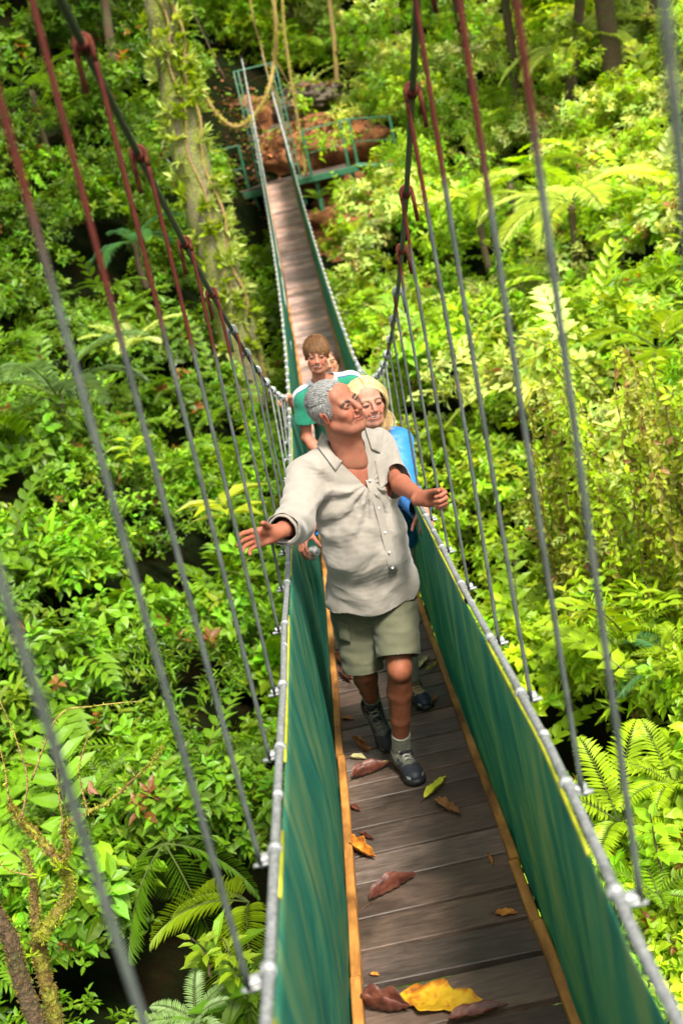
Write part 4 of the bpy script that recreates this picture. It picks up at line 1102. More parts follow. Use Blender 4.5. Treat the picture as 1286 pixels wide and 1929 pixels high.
M['shoe'] = noise_mat('shoe_leather', [(.3, (.75,) * 3), (.6, (1.05,) * 3), (.8, (1.3,) * 3)], 80, 5, .55, bumps=.5, bdist=.001, tint=True)
M['linen'] = cloth_mat('off_white_linen', (.180, .156, .130), (.275, .245, .21), 700, .9, 7, .2)
M['khaki'] = cloth_mat('khaki_cotton', (.072, .074, .040), (.125, .122, .072), 800, .9, 6, .1)
M['sock'] = cloth_mat('grey_knit', (.15, .15, .12), (.26, .26, .21), 500, .95, 40, .2)
M['bluej'] = cloth_mat('blue_shell', (.0, .085, .30), (.004, .18, .50), 300, .55, 9, .1)
M['darkj'] = cloth_mat('slate_strap', (.03, .045, .08), (.07, .09, .14), 600, .7, 20)
M['greent'] = cloth_mat('green_jersey', (.0, .115, .062), (.005, .20, .115), 700, .85, 8, .1)
M['whitet'] = cloth_mat('white_jersey', (.42, .43, .45), (.56, .57, .59), 700, .85, 8, .1)
M['navy'] = cloth_mat('navy_piping', (.01, .03, .10), (.02, .05, .16), 600, .8, 20)
M['denim'] = cloth_mat('dark_trousers', (.025, .028, .035), (.06, .065, .075), 600, .85, 9)
M['offw'] = cloth_mat('beige_canvas', (.30, .28, .21), (.42, .40, .31), 500, .85, 9)
M['white'] = noise_mat('white_plastic', [(.3, (.6, .6, .6)), (.7, (.78, .78, .78))], 20, 3, .35, bumps=0)
M['black'] = noise_mat('black_hollow', [(.3, (.02, .02, .02)), (.7, (.05, .05, .05))], 20, 3, .6, bumps=0)

# ---- the man in the linen shirt
RH_M = [[-0.605, 0.7547, -0.2537], [-0.7897, -0.6093, 0.0708], [-0.1012, 0.2432, 0.9647]]
TM = torso_frame((.34, .17, 0), (-.05, .0, 1))
def linen_folds(P):
    d0 = P - V3(.10, 4.30, -1.46)                      # pulls that run from the top closed button up to the right armpit
    ang = np.arctan2(d0[:, 2], -d0[:, 0]); rr = np.linalg.norm(d0, axis=1)
    f = .0085 * np.sin(ang * 13 + 2 * np.sin(rr * 14)) * np.clip(rr / .08, 0, 1) * np.exp(-(rr / .30) ** 2) * (d0[:, 0] < .06)
    wp = P + .02 * np.stack([np.sin(P[:, 2] * 23), np.sin(P[:, 0] * 19), np.sin(P[:, 0] * 17 + P[:, 2] * 9)], 1)
    rid = 1 - np.abs(vnoise(wp * V3(1.0, .8, 1.6), 15, 31, 4)) * 2.2
    f = f + .014 * rid + .009 * vnoise(wp * V3(.8, .8, 1.3), 24, 33) + .007 * vnoise(wp * V3(.9, .8, 1.5), 52, 32)
    arm = np.clip((-.12 - P[:, 0]) / .05, 0, 1); f = f * (1 - .5 * arm) + arm * .0028 * np.sin((P @ V3(.35, 1.0, .55)) * 75 + 3 * np.sin(P[:, 2] * 22))
    low = np.clip((-1.62 - P[:, 2]) / .25, 0, 1); f = f * (1 - .45 * low) + .004 * low * np.sin(P[:, 0] * 34 + P[:, 2] * 16 + 2 * np.sin(P[:, 2] * 9))
    nk = np.clip((np.linalg.norm(P - V3(.055, 4.40, -1.38), axis=1) - .09) / .06, .12, 1)
    return f * nk
def build_man():
    sp = dict(kind='man', root=(0.02, 4.42, deck_z(4.42)), Rh=RH_M, hc=(0.0374, 4.3824, -1.1500), hs=.965, T=TM, skin=(.265, .105, .062), smile=.55, iris=(.03, .05, .07), look=(.15, .12),
      browc=(.04, .03, .022), shortmat=M['khaki'], chest_r=(.168, .118, .18), belly_r=(.150, .135, .17), pelvis_r=(.162, .125, .13), hemr=.080, shortlen=-.005, lup=.05,
      J=dict(chest=(.030, 4.46, -1.52), belly=(.035, 4.41, -1.74), pelvis=(.020, 4.47, -1.93), neckb=(.045, 4.47, -1.345), Rsh=(-.128, 4.38, -1.392), Lsh=(.155, 4.58, -1.400),
        Rel=(-.212, 4.14, -1.485), Rwr=(-.266, 3.86, -1.402), Lel=(.198, 4.49, -1.515), Lwr=(.281, 4.098, -1.488), Rhip=(-.070, 4.49, -1.95), Lhip=(.105, 4.47, -1.95), Rkn=(-.095, 4.42, -2.300), Lkn=(.055, 4.27, -2.255),
        Ran=(-.095, 4.75, -2.635), Lan=(-.012, 4.40, -2.690)),
      handR=dict(d=(-.78, -.42, .12), n=(.38, -.90, -.12), side=1, curl=[(.20, .35, .25), (.28, .4, .25), (.34, .45, .3), (.42, .5, .35)], spread=.10, thumb=(.62, .60, .50), tc=.15, sc=1.0),
      handL=dict(d=(.80, -.55, .10), n=(-.55, -.80, -.10), side=-1, curl=[(.75, 1.25, .8), (.95, 1.35, .9), (1.0, 1.35, .9), (1.05, 1.35, .9)], spread=.02, thumb=(.95, .30, .35), tc=.15, sc=.95))
    root, J, T, so = person('grey haired man in off white linen shirt and khaki shorts looking up', sp)
    # shirt
    def shirt_sdf(h, gr=.016):
        s = SDF(np.array([-.42, 3.80, -2.22]), np.array([.40, 4.80, -1.20]), h)
        s.ell(J['chest'] + V3(.006, -.006, 0), V3(.176, .118, .185) + gr, .05, T); s.ell(J['belly'], V3(.158, .140, .18) + gr, .06, T); s.ell(J['pelvis'] + V3(.004, -.005, -.0), V3(.176, .136, .17) + gr, .07, T)
        s.ell(J['pelvis'] + V3(.004, -.01, -.08), V3(.178, .140, .15) + gr, .07, T)
        s.cap(J['Rsh'], J['neckb'], .048 + gr, .054 + gr, .05); s.cap(J['Lsh'], J['neckb'], .044 + gr, .054 + gr, .045)
        s.cap(J['Rsh'], J['Rel'], .055 + gr, .047 + gr, .045); s.cap(J['Rel'], J['Rel'] + (J['Rwr'] - J['Rel']) * .8, .047 + gr, .038 + gr, .03)
        s.cap(J['Lsh'], J['Lel'], .046 + gr, .040 + gr, .04)
        return s
    s = shirt_sdf(.0042); V, Q = s.mesh(lambda P: -linen_folds(P)); V = relax(V, Q, 1, .4)
    a0 = J['Rel'] + (J['Rwr'] - J['Rel']) * .66; dR = unit(unit(J['Rwr'] - J['Rel']) + V3(-.1, 0, -.25)); dL = unit(J['Lwr'] - J['Lel']); l0 = J['Lel'] + dL * .012
    def hemz(P):
        a = (P - J['pelvis']) @ T[:, 0]; b = (P - J['pelvis']) @ T[:, 1]
        z0 = -1.992 + .018 * np.exp(-((np.abs(a) - .185) / .04) ** 2) + .006 * np.sin(a * 21)
        z0 = np.where((a > .03) & (b > 0), z0 - .012 + .55 * np.maximum(0, a - .085) + .25 * np.maximum(0, .085 - a) , z0)
        return P[:, 2] - z0
    def sleeveR(P):
        n = np.linalg.norm(np.cross(P - J['Rel'], unit(J['Rwr'] - J['Rel'])), axis=1); g = -(P - a0) @ dR
        return np.maximum(np.maximum(g, n - .11), P[:, 1] - 4.15)
    def sleeveL(P):
        g = -(P - l0) @ dL; n = np.linalg.norm(np.cross(P - J['Lel'], dL), axis=1)
        return np.maximum(g, n - .068)
    hcx = J['neckb']
    vtop, vbot = hcx + V3(-.0, -.02, .06), V3(.098, 4.31, -1.475)
    def neck(P):
        # neck hole, plus the open V in front
        ax = unit(V3(*(V3(0.0374, 4.3824, -1.1500) + np.array(RH_M) @ V3(0, -.04, -.14) - J['neckb']))); q = P - hcx; r = np.linalg.norm(q - (q @ ax)[:, None] * ax, axis=1)
        hole = np.maximum(r - .068, (-1.375 - P[:, 2]) * 1.0)
        c = V3(.060, 4.38, -1.36); u = unit(vbot - c); w = unit(np.cross(u, T[:, 1])); q = P - c; t = (q @ u) / np.linalg.norm(vbot - c); side = np.abs(q @ w)
        vv = np.maximum(side - .056 * (1 - np.clip(t, -.3, 2)), -((P - hcx) @ T[:, 1]) * 2 + .02)
        return np.minimum(hole, vv)
    V, Q = cut(V, Q, [hemz, sleeveR, sleeveL, neck])
    sh = mk('shirt', V, Q, M['linen'], root); md = sh.modifiers.new('s', 'SOLIDIFY'); md.thickness = .0028; md.offset = 1
    sn = snapper([V])
    # rolled cuff
    b = MB(); n1, n2 = unit(np.cross(dR, V3(0, 0, 1))), None; n2 = np.cross(dR, n1); vv = []
    for t, rr in ((-.036, .0555), (-.034, .0585), (0, .0570), (.005, .054), (.003, .049), (-.004, .048)):
        for q in range(40):
            an = q * 2 * math.pi / 40; w = rr * (1 + .04 * math.sin(3 * an + 1) + .015 * math.sin(8 * an)); vv.append(a0 + dR * (t + .004 * math.sin(2 * an)) + w * (math.cos(an) * n1 + math.sin(an) * n2))
    F = [[i * 40 + q, i * 40 + (q + 1) % 40, (i + 1) * 40 + (q + 1) % 40, (i + 1) * 40 + q] for i in range(5) for q in range(40)]
    b.add(vv, F); b.build('rolled_cuff', M['linen'], sh)
    # placket, pocket, collar, buttons
    pl = [(696, 903), (703, 925), (711, 950), (718, 975), (724, 1000), (731, 1030), (736, 1058), (741, 1078)]
    V_ = []
    for i, (x, y) in enumerate(pl):
        for w_, o_ in ((-7.5, .001), (-6.5, .0035), (0, .004), (6.5, .0035), (7.5, .001)): V_.append(sn(x + w_, y - w_ * .2, o_))
    n = len(pl); F = [[i * 5 + j, i * 5 + j + 1, (i + 1) * 5 + j + 1, (i + 1) * 5 + j] for i in range(n - 1) for j in range(4)]
    mk('placket', V_, F, M['linen'], sh).modifiers.new('s', 'SOLIDIFY').thickness = .002
    for x, y in [(697, 905), (713, 957), (725, 1003), (733, 1040), (739, 1070)]:
        p = sn(x, y, .010); b = MB(); dd = unit(CC - p); b.tube([p, p + dd * .0022], .0052, 12); b.build('button', M['whitet'], sh)
    patch('pocket', [(706, 866), (727, 856), (735, 904), (716, 922)], M['linen'], sh, sn, .0045, 10, 12, .002, .003)
    def flap(quad, lift): return patch('collar', quad, M['linen'], sh, sn, .010, 12, 12, .003, lift)
    flap([(606, 812), (649, 862), (632, 887), (596, 838)], .004)
    flap([(688, 806), (722, 812), (716, 853), (700, 846)], .004)
    # collar band behind the neck
    b = MB(); ax = unit(V3(-.05, -.05, 1)); u = T[:, 0]; w = T[:, 1]; vv = []
    for i, an in enumerate(np.linspace(-.55, math.pi + .55, 30)):
        for zz, rr in ((-.015, .067), (.012, .064), (.030, .066), (.026, .073), (-.004, .086)):
            vv.append(J['neckb'] + V3(.002, -.005, .020) + ax * zz + rr * (math.cos(an) * u - math.sin(an) * w))
    F = [[i * 5 + j, i * 5 + j + 1, (i + 1) * 5 + j + 1, (i + 1) * 5 + j] for i in range(29) for j in range(4)]
    b.add(vv, F); o = b.build('collar_band', M['linen'], sh); o.modifiers.new('s', 'SOLIDIFY').thickness = .0025
    # cargo pocket flap and trouser seams
    me = np.array([v.co for v in so.data.vertices]); sn2 = snapper([me])
    patch('cargo_pocket', [(632, 1168), (655, 1176), (660, 1212), (640, 1205)], M['khaki'], so, sn2, .006, 8, 8, .003, .004)
    # socks
    for sd, hgt in (('L', .085), ('R', .075)):
        an, kn = J[sd + 'an'], J[sd + 'kn']; d = unit(kn - an); b = MB(); P = []; R = []
        for i in range(22): t = i / 21; P.append(an - d * .045 + d * t * (hgt + .045)); R.append(.0375 + .002 * math.sin(i * 2.3) + .002 * t)
        P += [P[-1] - d * .003]; R += [R[-1] - .004]; b.tube(P, R, 24, False); b.build('sock', M['sock'], root)
    # shoes: left planted flat, right rolling off its toe
    sl = unit(V3(0, 1, -0.24288 + 2 * .0096 * 4.3)); up = unit(np.cross(V3(1, 0, 0), sl))
    f = unit(V3(.20, -.97, 0)); f = unit(f - up * (f @ up)); Rf = np.column_stack([np.cross(f, up), f, up])
    shoe(root, Rf, V3(-.012, 4.385, deck_z(4.385) + .003), 1.0, (.17, .17, .13), (.030, .034, .048), (.018, .018, .02), (.02, .02, .03))
    f = unit(V3(.17, -.62, -.70)); up2 = unit(V3(.0, -.72, .68)); up2 = unit(up2 - f * (up2 @ f)); Rf = np.column_stack([np.cross(f, up2), f, up2])
    toe = V3(-.070, 4.640, deck_z(4.64) + .012); shoe(root, Rf, toe - f * .17 - up2 * .004, 1.0, (.10, .10, .085), (.022, .025, .034), (.018, .018, .02), (.02, .02, .03), (.25, .25, .22))
    # hair: short, grey, swept back from a high forehead
    g = np.random.default_rng(8); hcV = V3(0, -.018, .035); r = V3(.079, .099, .089)
    def scalp(n):
        d = unit(g.normal(0, 1, (n * 3, 3))); P = hcV + d * r
        hl = np.where(np.abs(P[:, 0]) < .030, .062, .046)          # hairline, receding at the temples
        keep = (P[:, 1] < hl + .16 * np.clip(P[:, 2] - .085, -1, .04)) & (P[:, 2] > np.where(P[:, 1] > -.012, .020 - .55 * np.clip(P[:, 1] - .02, -.03, .1) - .030 * (P[:, 1] < .040), -.045 - .022 * (P[:, 1] < -.04)))
        keep &= ~((P[:, 1] > .036) & (P[:, 2] < .075))
        keep &= ~((np.abs(P[:, 1] + .004) < .018) & (P[:, 2] < .022))
        return P[keep][:n], d[keep][:n]
    # side and neck hair
    P, d = scalp(9500)
    flow = np.stack([P[:, 0] * 3, np.full(len(P), -.55), np.where(P[:, 2] > .06, .15, -.9)], 1); frt = P[:, 1] > .03; flow[frt] = flow[frt] * 0 + V3(.5, -.5, .55)
    flow = unit(flow + g.normal(0, .16, flow.shape)); ln = g.uniform(.014, .026, len(P)) * np.where(P[:, 2] > .07, 1.25, .9)
    tone = np.exp(g.normal(0, .38, (len(P), 1))); base = np.array([.14, .135, .13]) * tone; wh_ = g.uniform(size=len(P)) < .35; base[wh_] = np.array([.34, .335, .325]) * g.uniform(.8, 1.2, (wh_.sum(), 1))
    Vh, Fh, Ch = strands('hair', P, flow + d * .18, d, ln, .00065, np.clip(base, .03, .7), None, None, .18, .25, 4, (hcV, r), g, .75)
    ho = mk('hair', put(Vh, RH_M, (0.0374, 4.3824, -1.1500), 0.965), Fh, M['hair'], root, True, col=Ch)
    sc_ = SDF((-.1, -.14, -.1), (.1, .12, .15), .003); sc_.ell((0, -.018, .035), (.0785, .0985, .0885), .01); Vc, Qc = sc_.mesh()
    gk = lambda P: np.minimum(np.where(np.abs(P[:, 0]) < .03, .058, .042) - P[:, 1], P[:, 2] - np.where(P[:, 1] > -.012, .018 - .0 * P[:, 1], -.050))
    Vc, Qc = cut(Vc, Qc, [gk]); mk('hair_cap', put(Vc, RH_M, (0.0374, 4.3824, -1.1500), 0.965), Qc, M['hair'], ho, True, col=np.tile((.13, .12, .11), (len(Vc), 1)))
    return root
build_man()

# ---- the others
def long_hair(root, Rh, hc, hs, cols, seed, length=(.20, .30), center=V3(0, -.018, .036), r=V3(.083, .103, .093), n=5200, part=.015, grav=1.5, front=.05):
    g = np.random.default_rng(seed); d = unit(g.normal(0, 1, (n * 3, 3))); P = center + d * r
    k = (P[:, 2] > .012) & ~((P[:, 1] > front) & (P[:, 2] < .088)) & ~((P[:, 1] > front - .02) & (P[:, 2] < .05)); P, d = P[k][:n], d[k][:n]
    sx = np.sign(P[:, 0] - part); flow = unit(np.stack([sx * (.9 - 3 * np.abs(P[:, 0])), -.35 - 0 * sx + np.where(P[:, 1] > .02, .12, -.3), np.full(len(P), -.55)], 1))
    tone = np.exp(g.normal(0, .28, (len(P), 1))); c0 = np.array(cols[0]); c1 = np.array(cols[1]); w = g.uniform(0, 1, (len(P), 1)); C = (c0 * w + c1 * (1 - w)) * tone
    V, F, Cc = strands('hair', P, flow, d, g.uniform(*length, len(P)), .0010, np.clip(C, .01, .9), None, None, .16, grav, 9, (center, r), g, .8)
    o = mk('hair', put(V, Rh, hc, hs), F, M['hair'], root, True, col=Cc)
    s = SDF((-.11, -.15, -.14), (.11, .12, .15), .003); s.ell(center, r * .985, .01); s.ell((0, -.055, -.04), (.070, .05, .085), .03); V, Q = s.mesh()
    V, Q = cut(V, Q, [lambda P: np.maximum(np.maximum(front - .012 - P[:, 1] + .6 * (P[:, 2] - .03) * (P[:, 2] > .03), P[:, 2] - .088), -1), lambda P: np.maximum(.012 - P[:, 1], P[:, 2] - .05)])
    mk('hair_cap', put(V, Rh, hc, hs), Q, M['hair'], o, True, col=np.tile(c0 * .5, (len(V), 1))); return o

def garment(name, J, T, k, mat, root, sleeves, gr=.014, hz=None, amp=1.0, vox=.006, belly=(.150, .130, .17), extra=None, bottom=.16):
    pts = [J[a] for a in ('chest', 'belly', 'pelvis', 'Rsh', 'Lsh', 'Rel', 'Lel')] + [J[s + 'wr'] for s in 'RL' if s + 'wr' in J]
    s = SDF(np.min(pts, 0) - .24, np.max(pts, 0) + .2, vox)
    s.ell(J['chest'], np.array((.165, .112, .19)) * k + gr, .05, T); s.ell(J['belly'], np.array(belly) * k + gr, .06, T); s.ell(J['pelvis'], np.array((.168, .128, .14)) * k + gr, .06, T)
    s.cap(J['Rsh'], J['neckb'], .050 * k + gr, .056 * k + gr, .045); s.cap(J['Lsh'], J['neckb'], .050 * k + gr, .056 * k + gr, .045)
    cuts = []
    for sd in 'RL':
        if sleeves == 'long' and sd + 'wr' in J:
            s.cap(J[sd + 'sh'], J[sd + 'el'], .050 * k + gr, .044 * k + gr, .03); e = J[sd + 'el'] + (J[sd + 'wr'] - J[sd + 'el']) * .86; s.cap(J[sd + 'el'], e + unit(J[sd + 'wr'] - J[sd + 'el']) * .05, .044 * k + gr, .032 * k + gr, .03)
            d = unit(J[sd + 'wr'] - J[sd + 'el']); cuts.append((e, d, J[sd + 'el'], .075))
        else:
            d = unit(J[sd + 'el'] - J[sd + 'sh']); L = np.linalg.norm(J[sd + 'el'] - J[sd + 'sh']) * .62; e = J[sd + 'sh'] + d * L
            s.cap(J[sd + 'sh'], e + d * .05, .052 * k + gr, .056 * k + gr, .035); cuts.append((e, d, J[sd + 'sh'], .10))
    V, Q = s.mesh(lambda P: -amp * (.006 * vnoise(P * V3(.9, .9, 1.3), 17, 41) + .004 * (1 - 2 * np.abs(vnoise(P, 30, 42))) + .002 * vnoise(P, 60, 43))); V = relax(V, Q, 1, .4)
    def mkc(e, d, o, R):
        return lambda P: np.where((np.linalg.norm(np.cross(P - o, d), axis=1) < R) & ((P - e) @ d > -.03), -(P - e) @ d, .1)
    fns = [mkc(*c) for c in cuts]
    fns.append(lambda P: (P - J['pelvis']) @ T[:, 2] + bottom - .02)
    fns.append(lambda P: np.maximum(np.linalg.norm((P - J['neckb'] - V3(0, -.01, .03)) * V3(1, 1, .8), axis=1) - .082 * k, J['neckb'][2] - .05 - P[:, 2]))
    V, Q = cut(V, Q, fns); o = mk(name, V, Q, mat, root); md = o.modifiers.new('s', 'SOLIDIFY'); md.thickness = .0025; md.offset = 1
    return o, V, Q

def build_woman():
    Rh = [[-0.9678, 0.2513, 0.0143], [-0.2489, -0.9638, 0.096], [0.0379, 0.0893, 0.9953]]; hc = (0.1942, 5.4646, -1.4385); hs = .98
    T = torso_frame((1, .12, 0), (.0, -.03, 1)); k = .90
    J = dict(chest=(.150, 5.50, -1.80), belly=(.140, 5.48, -2.00), pelvis=(.130, 5.50, -2.16), neckb=(.182, 5.52, -1.645), Rsh=(.020, 5.47, -1.69), Lsh=(.305, 5.53, -1.69),
        Rel=tuple(at(612, 925, 5.32)), Rwr=tuple(at(582, 1001, 4.96)), Lel=tuple(at(763, 925, 5.30)), Lwr=tuple(at(796, 960, 5.02)), Rhip=(.06, 5.52, -2.14), Lhip=(.20, 5.52, -2.14), Rkn=(.045, 5.50, -2.50), Lkn=(.155, 5.30, -2.46), Ran=(.05, 5.66, -2.83), Lan=(.118, 5.19, -2.775))
    sp = dict(kind='woman', root=(.13, 5.45, deck_z(5.45)), Rh=Rh, hc=hc, hs=hs, T=T, k=k, skin=(.40, .19, .13), smile=.95, closed=True, browc=(.22, .13, .07), browup=.002, shortmat=M['offw'], J=J, shortlen=-.10, look=(0, -.3),
        handR=dict(d=tuple(at(560, 1042, 4.84) - at(582, 1001, 4.96)), n=(.25, -.35, -.80), side=1, curl=[(.35, .6, .4), (.4, .65, .4), (.45, .7, .4), (.5, .7, .45)], spread=.10, thumb=(.7, .5, .5), tc=.3, sc=.92),
        handL=dict(d=tuple(at(806, 990, 4.88) - at(796, 960, 5.02)), n=(-.15, -.35, -.80), side=-1, curl=[(.35, .6, .4), (.4, .65, .4), (.45, .7, .4), (.5, .7, .45)], spread=.12, thumb=(.7, .5, .5), tc=.3, sc=.92))
    root, J, T, so = person('smiling blond woman in a bright blue jacket behind the grey haired man', sp)
    ja, V, Q = garment('jacket', J, T, k, M['bluej'], root, 'long', .022, amp=1.5, bottom=.17)
    sn = snapper([V])
    # backpack straps over the front of the shoulders
    for sg in (-1, 1):
        b = MB(); P = []
        for t in np.linspace(0, 1, 12):
            a = .112 * sg * k; z = .13 - .30 * t; c = J['chest'] + T[:, 0] * a + T[:, 2] * z
            q = V - c; m = (np.abs(q @ T[:, 0]) < .012) & (np.abs(q @ T[:, 2]) < .014); f = (q @ T[:, 1])[m].max() if m.any() else .12
            P.append(c + T[:, 1] * (f + .005))
        P = np.array(P); vv = []; 
        for p in P: vv += [p - T[:, 0] * .024, p + T[:, 1] * .004, p + T[:, 0] * .024]
        F = [[i * 3 + j, i * 3 + j + 1, (i + 1) * 3 + j + 1, (i + 1) * 3 + j] for i in range(len(P) - 1) for j in (0, 1)]
        b.add(vv, F); o = b.build('backpack_strap', M['darkj'], root); o.modifiers.new('s', 'SOLIDIFY').thickness = .004
    long_hair(root, Rh, hc, hs, ((.40, .26, .10), (.60, .45, .24)), 17, (.26, .37), r=V3(.087, .106, .095), n=9500, front=.052)
    sl = unit(V3(0, 1, -0.24288 + 2 * .0096 * 5.1)); up = unit(np.cross(V3(1, 0, 0), sl)); f = unit(V3(.20, -.98, 0)); f = unit(f - up * (f @ up)); Rf = np.column_stack([np.cross(f, up), f, up])
    shoe(root, Rf, V3(.115, 5.175, deck_z(5.175) + .003), .95, (.42, .30, .15), (.02, .025, .05), (.018, .018, .02), (.25, .17, .08), (.5, .38, .2))
    f = unit(V3(.05, -.85, -.4)); up2 = unit(up - f * (up @ f)); Rf = np.column_stack([np.cross(f, up2), f, up2])
    shoe(root, Rf, V3(.05, 5.63, deck_z(5.63) + .06), .95, (.42, .30, .15), (.02, .025, .05), (.018, .018, .02), (.25, .17, .08), (.5, .38, .2))
    for sd in 'LR':
        an, kn = J[sd + 'an'], J[sd + 'kn']; d = unit(kn - an); b = MB(); b.tube([an - d * .04, an + d * .09], [.035, .037], 20, False); b.build('sock', M['sock'], root)
    # light coloured camera held in the right hand against the rail
    c = at(592, 1038, 4.90); cm = empty('camera', c, 'small pale camera with round lens held over the left netting', 'camera')
    ax = unit(V3(.45, -.85, .12)); fr = frame_from(ax); b = MB()
    ring = [(-.03, .017), (.020, .017), (.024, .0175), (.026, .0165), (.026, .0125), (.010, .0120)]
    b.tube([c + ax * t for t, _ in ring], [q for _, q in ring], 24, False); b.build('lens_barrel', M['white'], cm)
    b = MB(); b.tube([c + ax * .006, c + ax * .012], [.0122, .0120], 20); b.build('lens_glass', M['black'], cm)
    s = SDF(c - .1, c + .1, .003); s.ell(c + fr @ V3(.0, -.035, -.015), (.040, .022, .034), .01, fr); V, Q = s.mesh(); mk('camera_body', V, Q, M['offw'], cm)
build_woman()

def build_boy():
    Rh = [[-0.9926, -0.034, 0.1164], [0.0325, -0.9994, -0.0147], [0.1169, -0.0108, 0.9931]]; hc = (0.0032, 7.7102, -1.6288); hs = .98
    T = torso_frame((1, .05, 0), (-.05, -.16, 1)); k = 1.0
    J = dict(chest=(.030, 7.82, -2.02), belly=(.035, 7.90, -2.24), pelvis=(.040, 7.96, -2.42), neckb=(.010, 7.78, -1.855), Rsh=(-.148, 7.78, -1.915), Lsh=(.190, 7.80, -1.885),
        Rel=(-.195, 7.78, -2.19), Rwr=(-.080, 7.58, -2.36), Lel=(.26, 7.80, -2.15), Lwr=(.300, 7.60, -2.25), Rhip=(-.05, 7.97, -2.44), Lhip=(.13, 7.97, -2.44), Rkn=(-.06, 7.80, -2.83), Lkn=(.13, 7.95, -2.83), Ran=(-.05, 7.88, -3.14), Lan=(.13, 8.12, -3.12))
    sp = dict(kind='boy', root=(.04, 7.9, deck_z(7.9)), Rh=Rh, hc=hc, hs=hs, T=T, k=k, skin=(.36, .155, .10), smile=1.0, browc=(.09, .045, .02), shortmat=M['denim'], J=J, shortlen=0.0, look=(0, -.1), vox=.0032,
        handR=dict(d=(.62, -.45, -.55), n=(.3, .6, -.3), side=-1, curl=[(.4, .5, .3)] * 4, sc=.95), handL=dict(d=(.1, -.8, -.5), n=(0, -.5, -.8), side=-1, curl=[(.4, .7, .4)] * 4, sc=.95))
    root, J, T, so = person('smiling young man with brown fringe in a green t-shirt with white shoulder panels', sp)
    g_, V, Q = garment('t_shirt', J, T, k, [M['greent'], M['whitet'], M['navy']], root, 'short', .014, amp=1.1, bottom=.15)
    # white yoke over the shoulders with a navy edge; the wide white neckband
    q = V - J['neckb']; a = q @ T[:, 0]; c = q @ T[:, 2]; b_ = q @ T[:, 1]
    shl = (V - (J['Rsh'] + J['Lsh']) / 2) @ T[:, 2]; qb = b_[Q].mean(1); qs = shl[Q].mean(1); qa = np.abs(a)[Q].mean(1); nb = np.linalg.norm((V - J['neckb'] - V3(0, -.01, .03)) * V3(1, 1, .8), axis=1)[Q].mean(1)
    e = .030 + .10 * np.clip(.1 - qa, 0, .1); mi = np.zeros(len(Q), int); mi[(qb < e + .008) & (qb > -.09) & (qs > -.03)] = 2; mi[(qb < e) & (qb > -.09) & (qs > -.03)] = 1; mi[nb < .098] = 1
    g_.data.polygons.foreach_set('material_index', mi.astype(np.int32))
    g = np.random.default_rng(31); cen = V3(0, -.018, .038); r = V3(.084, .104, .092); n = 8000; d = unit(g.normal(0, 1, (n * 3, 3))); P = cen + d * r
    kx = ((P[:, 2] > .03) | ((P[:, 1] < .0) & (P[:, 2] > -.045))) & ~((P[:, 1] > .066) & (P[:, 2] < .062)); P, d = P[kx][:n], d[kx][:n]
    fr = (P[:, 1] > -.01) & (P[:, 2] > .04); flow = np.where(fr[:, None], np.stack([-.45 + 0 * P[:, 0], .55 + 0 * P[:, 0], -.30 + 0 * P[:, 0]], 1), np.stack([P[:, 0] * 4, -.1 + 0 * P[:, 0], -1 + 0 * P[:, 0]], 1)); flow = unit(flow + g.normal(0, .12, flow.shape))
    tone = np.exp(g.normal(0, .45, (len(P), 1))); C = (np.array([.11, .050, .017]) * g.uniform(.5, 1.6, (len(P), 1))) * tone
    V, F, Cc = strands('hair', P, flow, d, np.where(fr, .056, .040) * g.uniform(.45, 1.2, len(P)), .0009, C, None, None, .34, .75, 6, (cen, r * 1.01), g, .8)
    ho = mk('hair', put(V, Rh, hc, hs), F, M['hair'], root, True, col=Cc)
    s = SDF((-.1, -.14, -.1), (.1, .12, .15), .003); s.ell(cen, r * .98, .01); V, Q = s.mesh(); V, Q = cut(V, Q, [lambda P: np.maximum(.0 - P[:, 1], P[:, 2] - .055), lambda P: P[:, 2] + .045]); mk('hair_cap', put(V, Rh, hc, hs), Q, M['hair'], ho, True, col=np.tile((.05, .025, .01), (len(V), 1)))
    for sd in 'LR':
        f = unit(V3(.03, -1, -.05)); up = unit(V3(0, -.05, 1) - f * (V3(0, -.05, 1) @ f)); Rf = np.column_stack([np.cross(f, up), f, up]); an = J[sd + 'an']
        shoe(root, Rf, V3(an[0], an[1], deck_z(an[1]) + .004), 1.0, (.1, .1, .1), (.03, .03, .04), (.02, .02, .02), (.3, .3, .3))
build_boy()

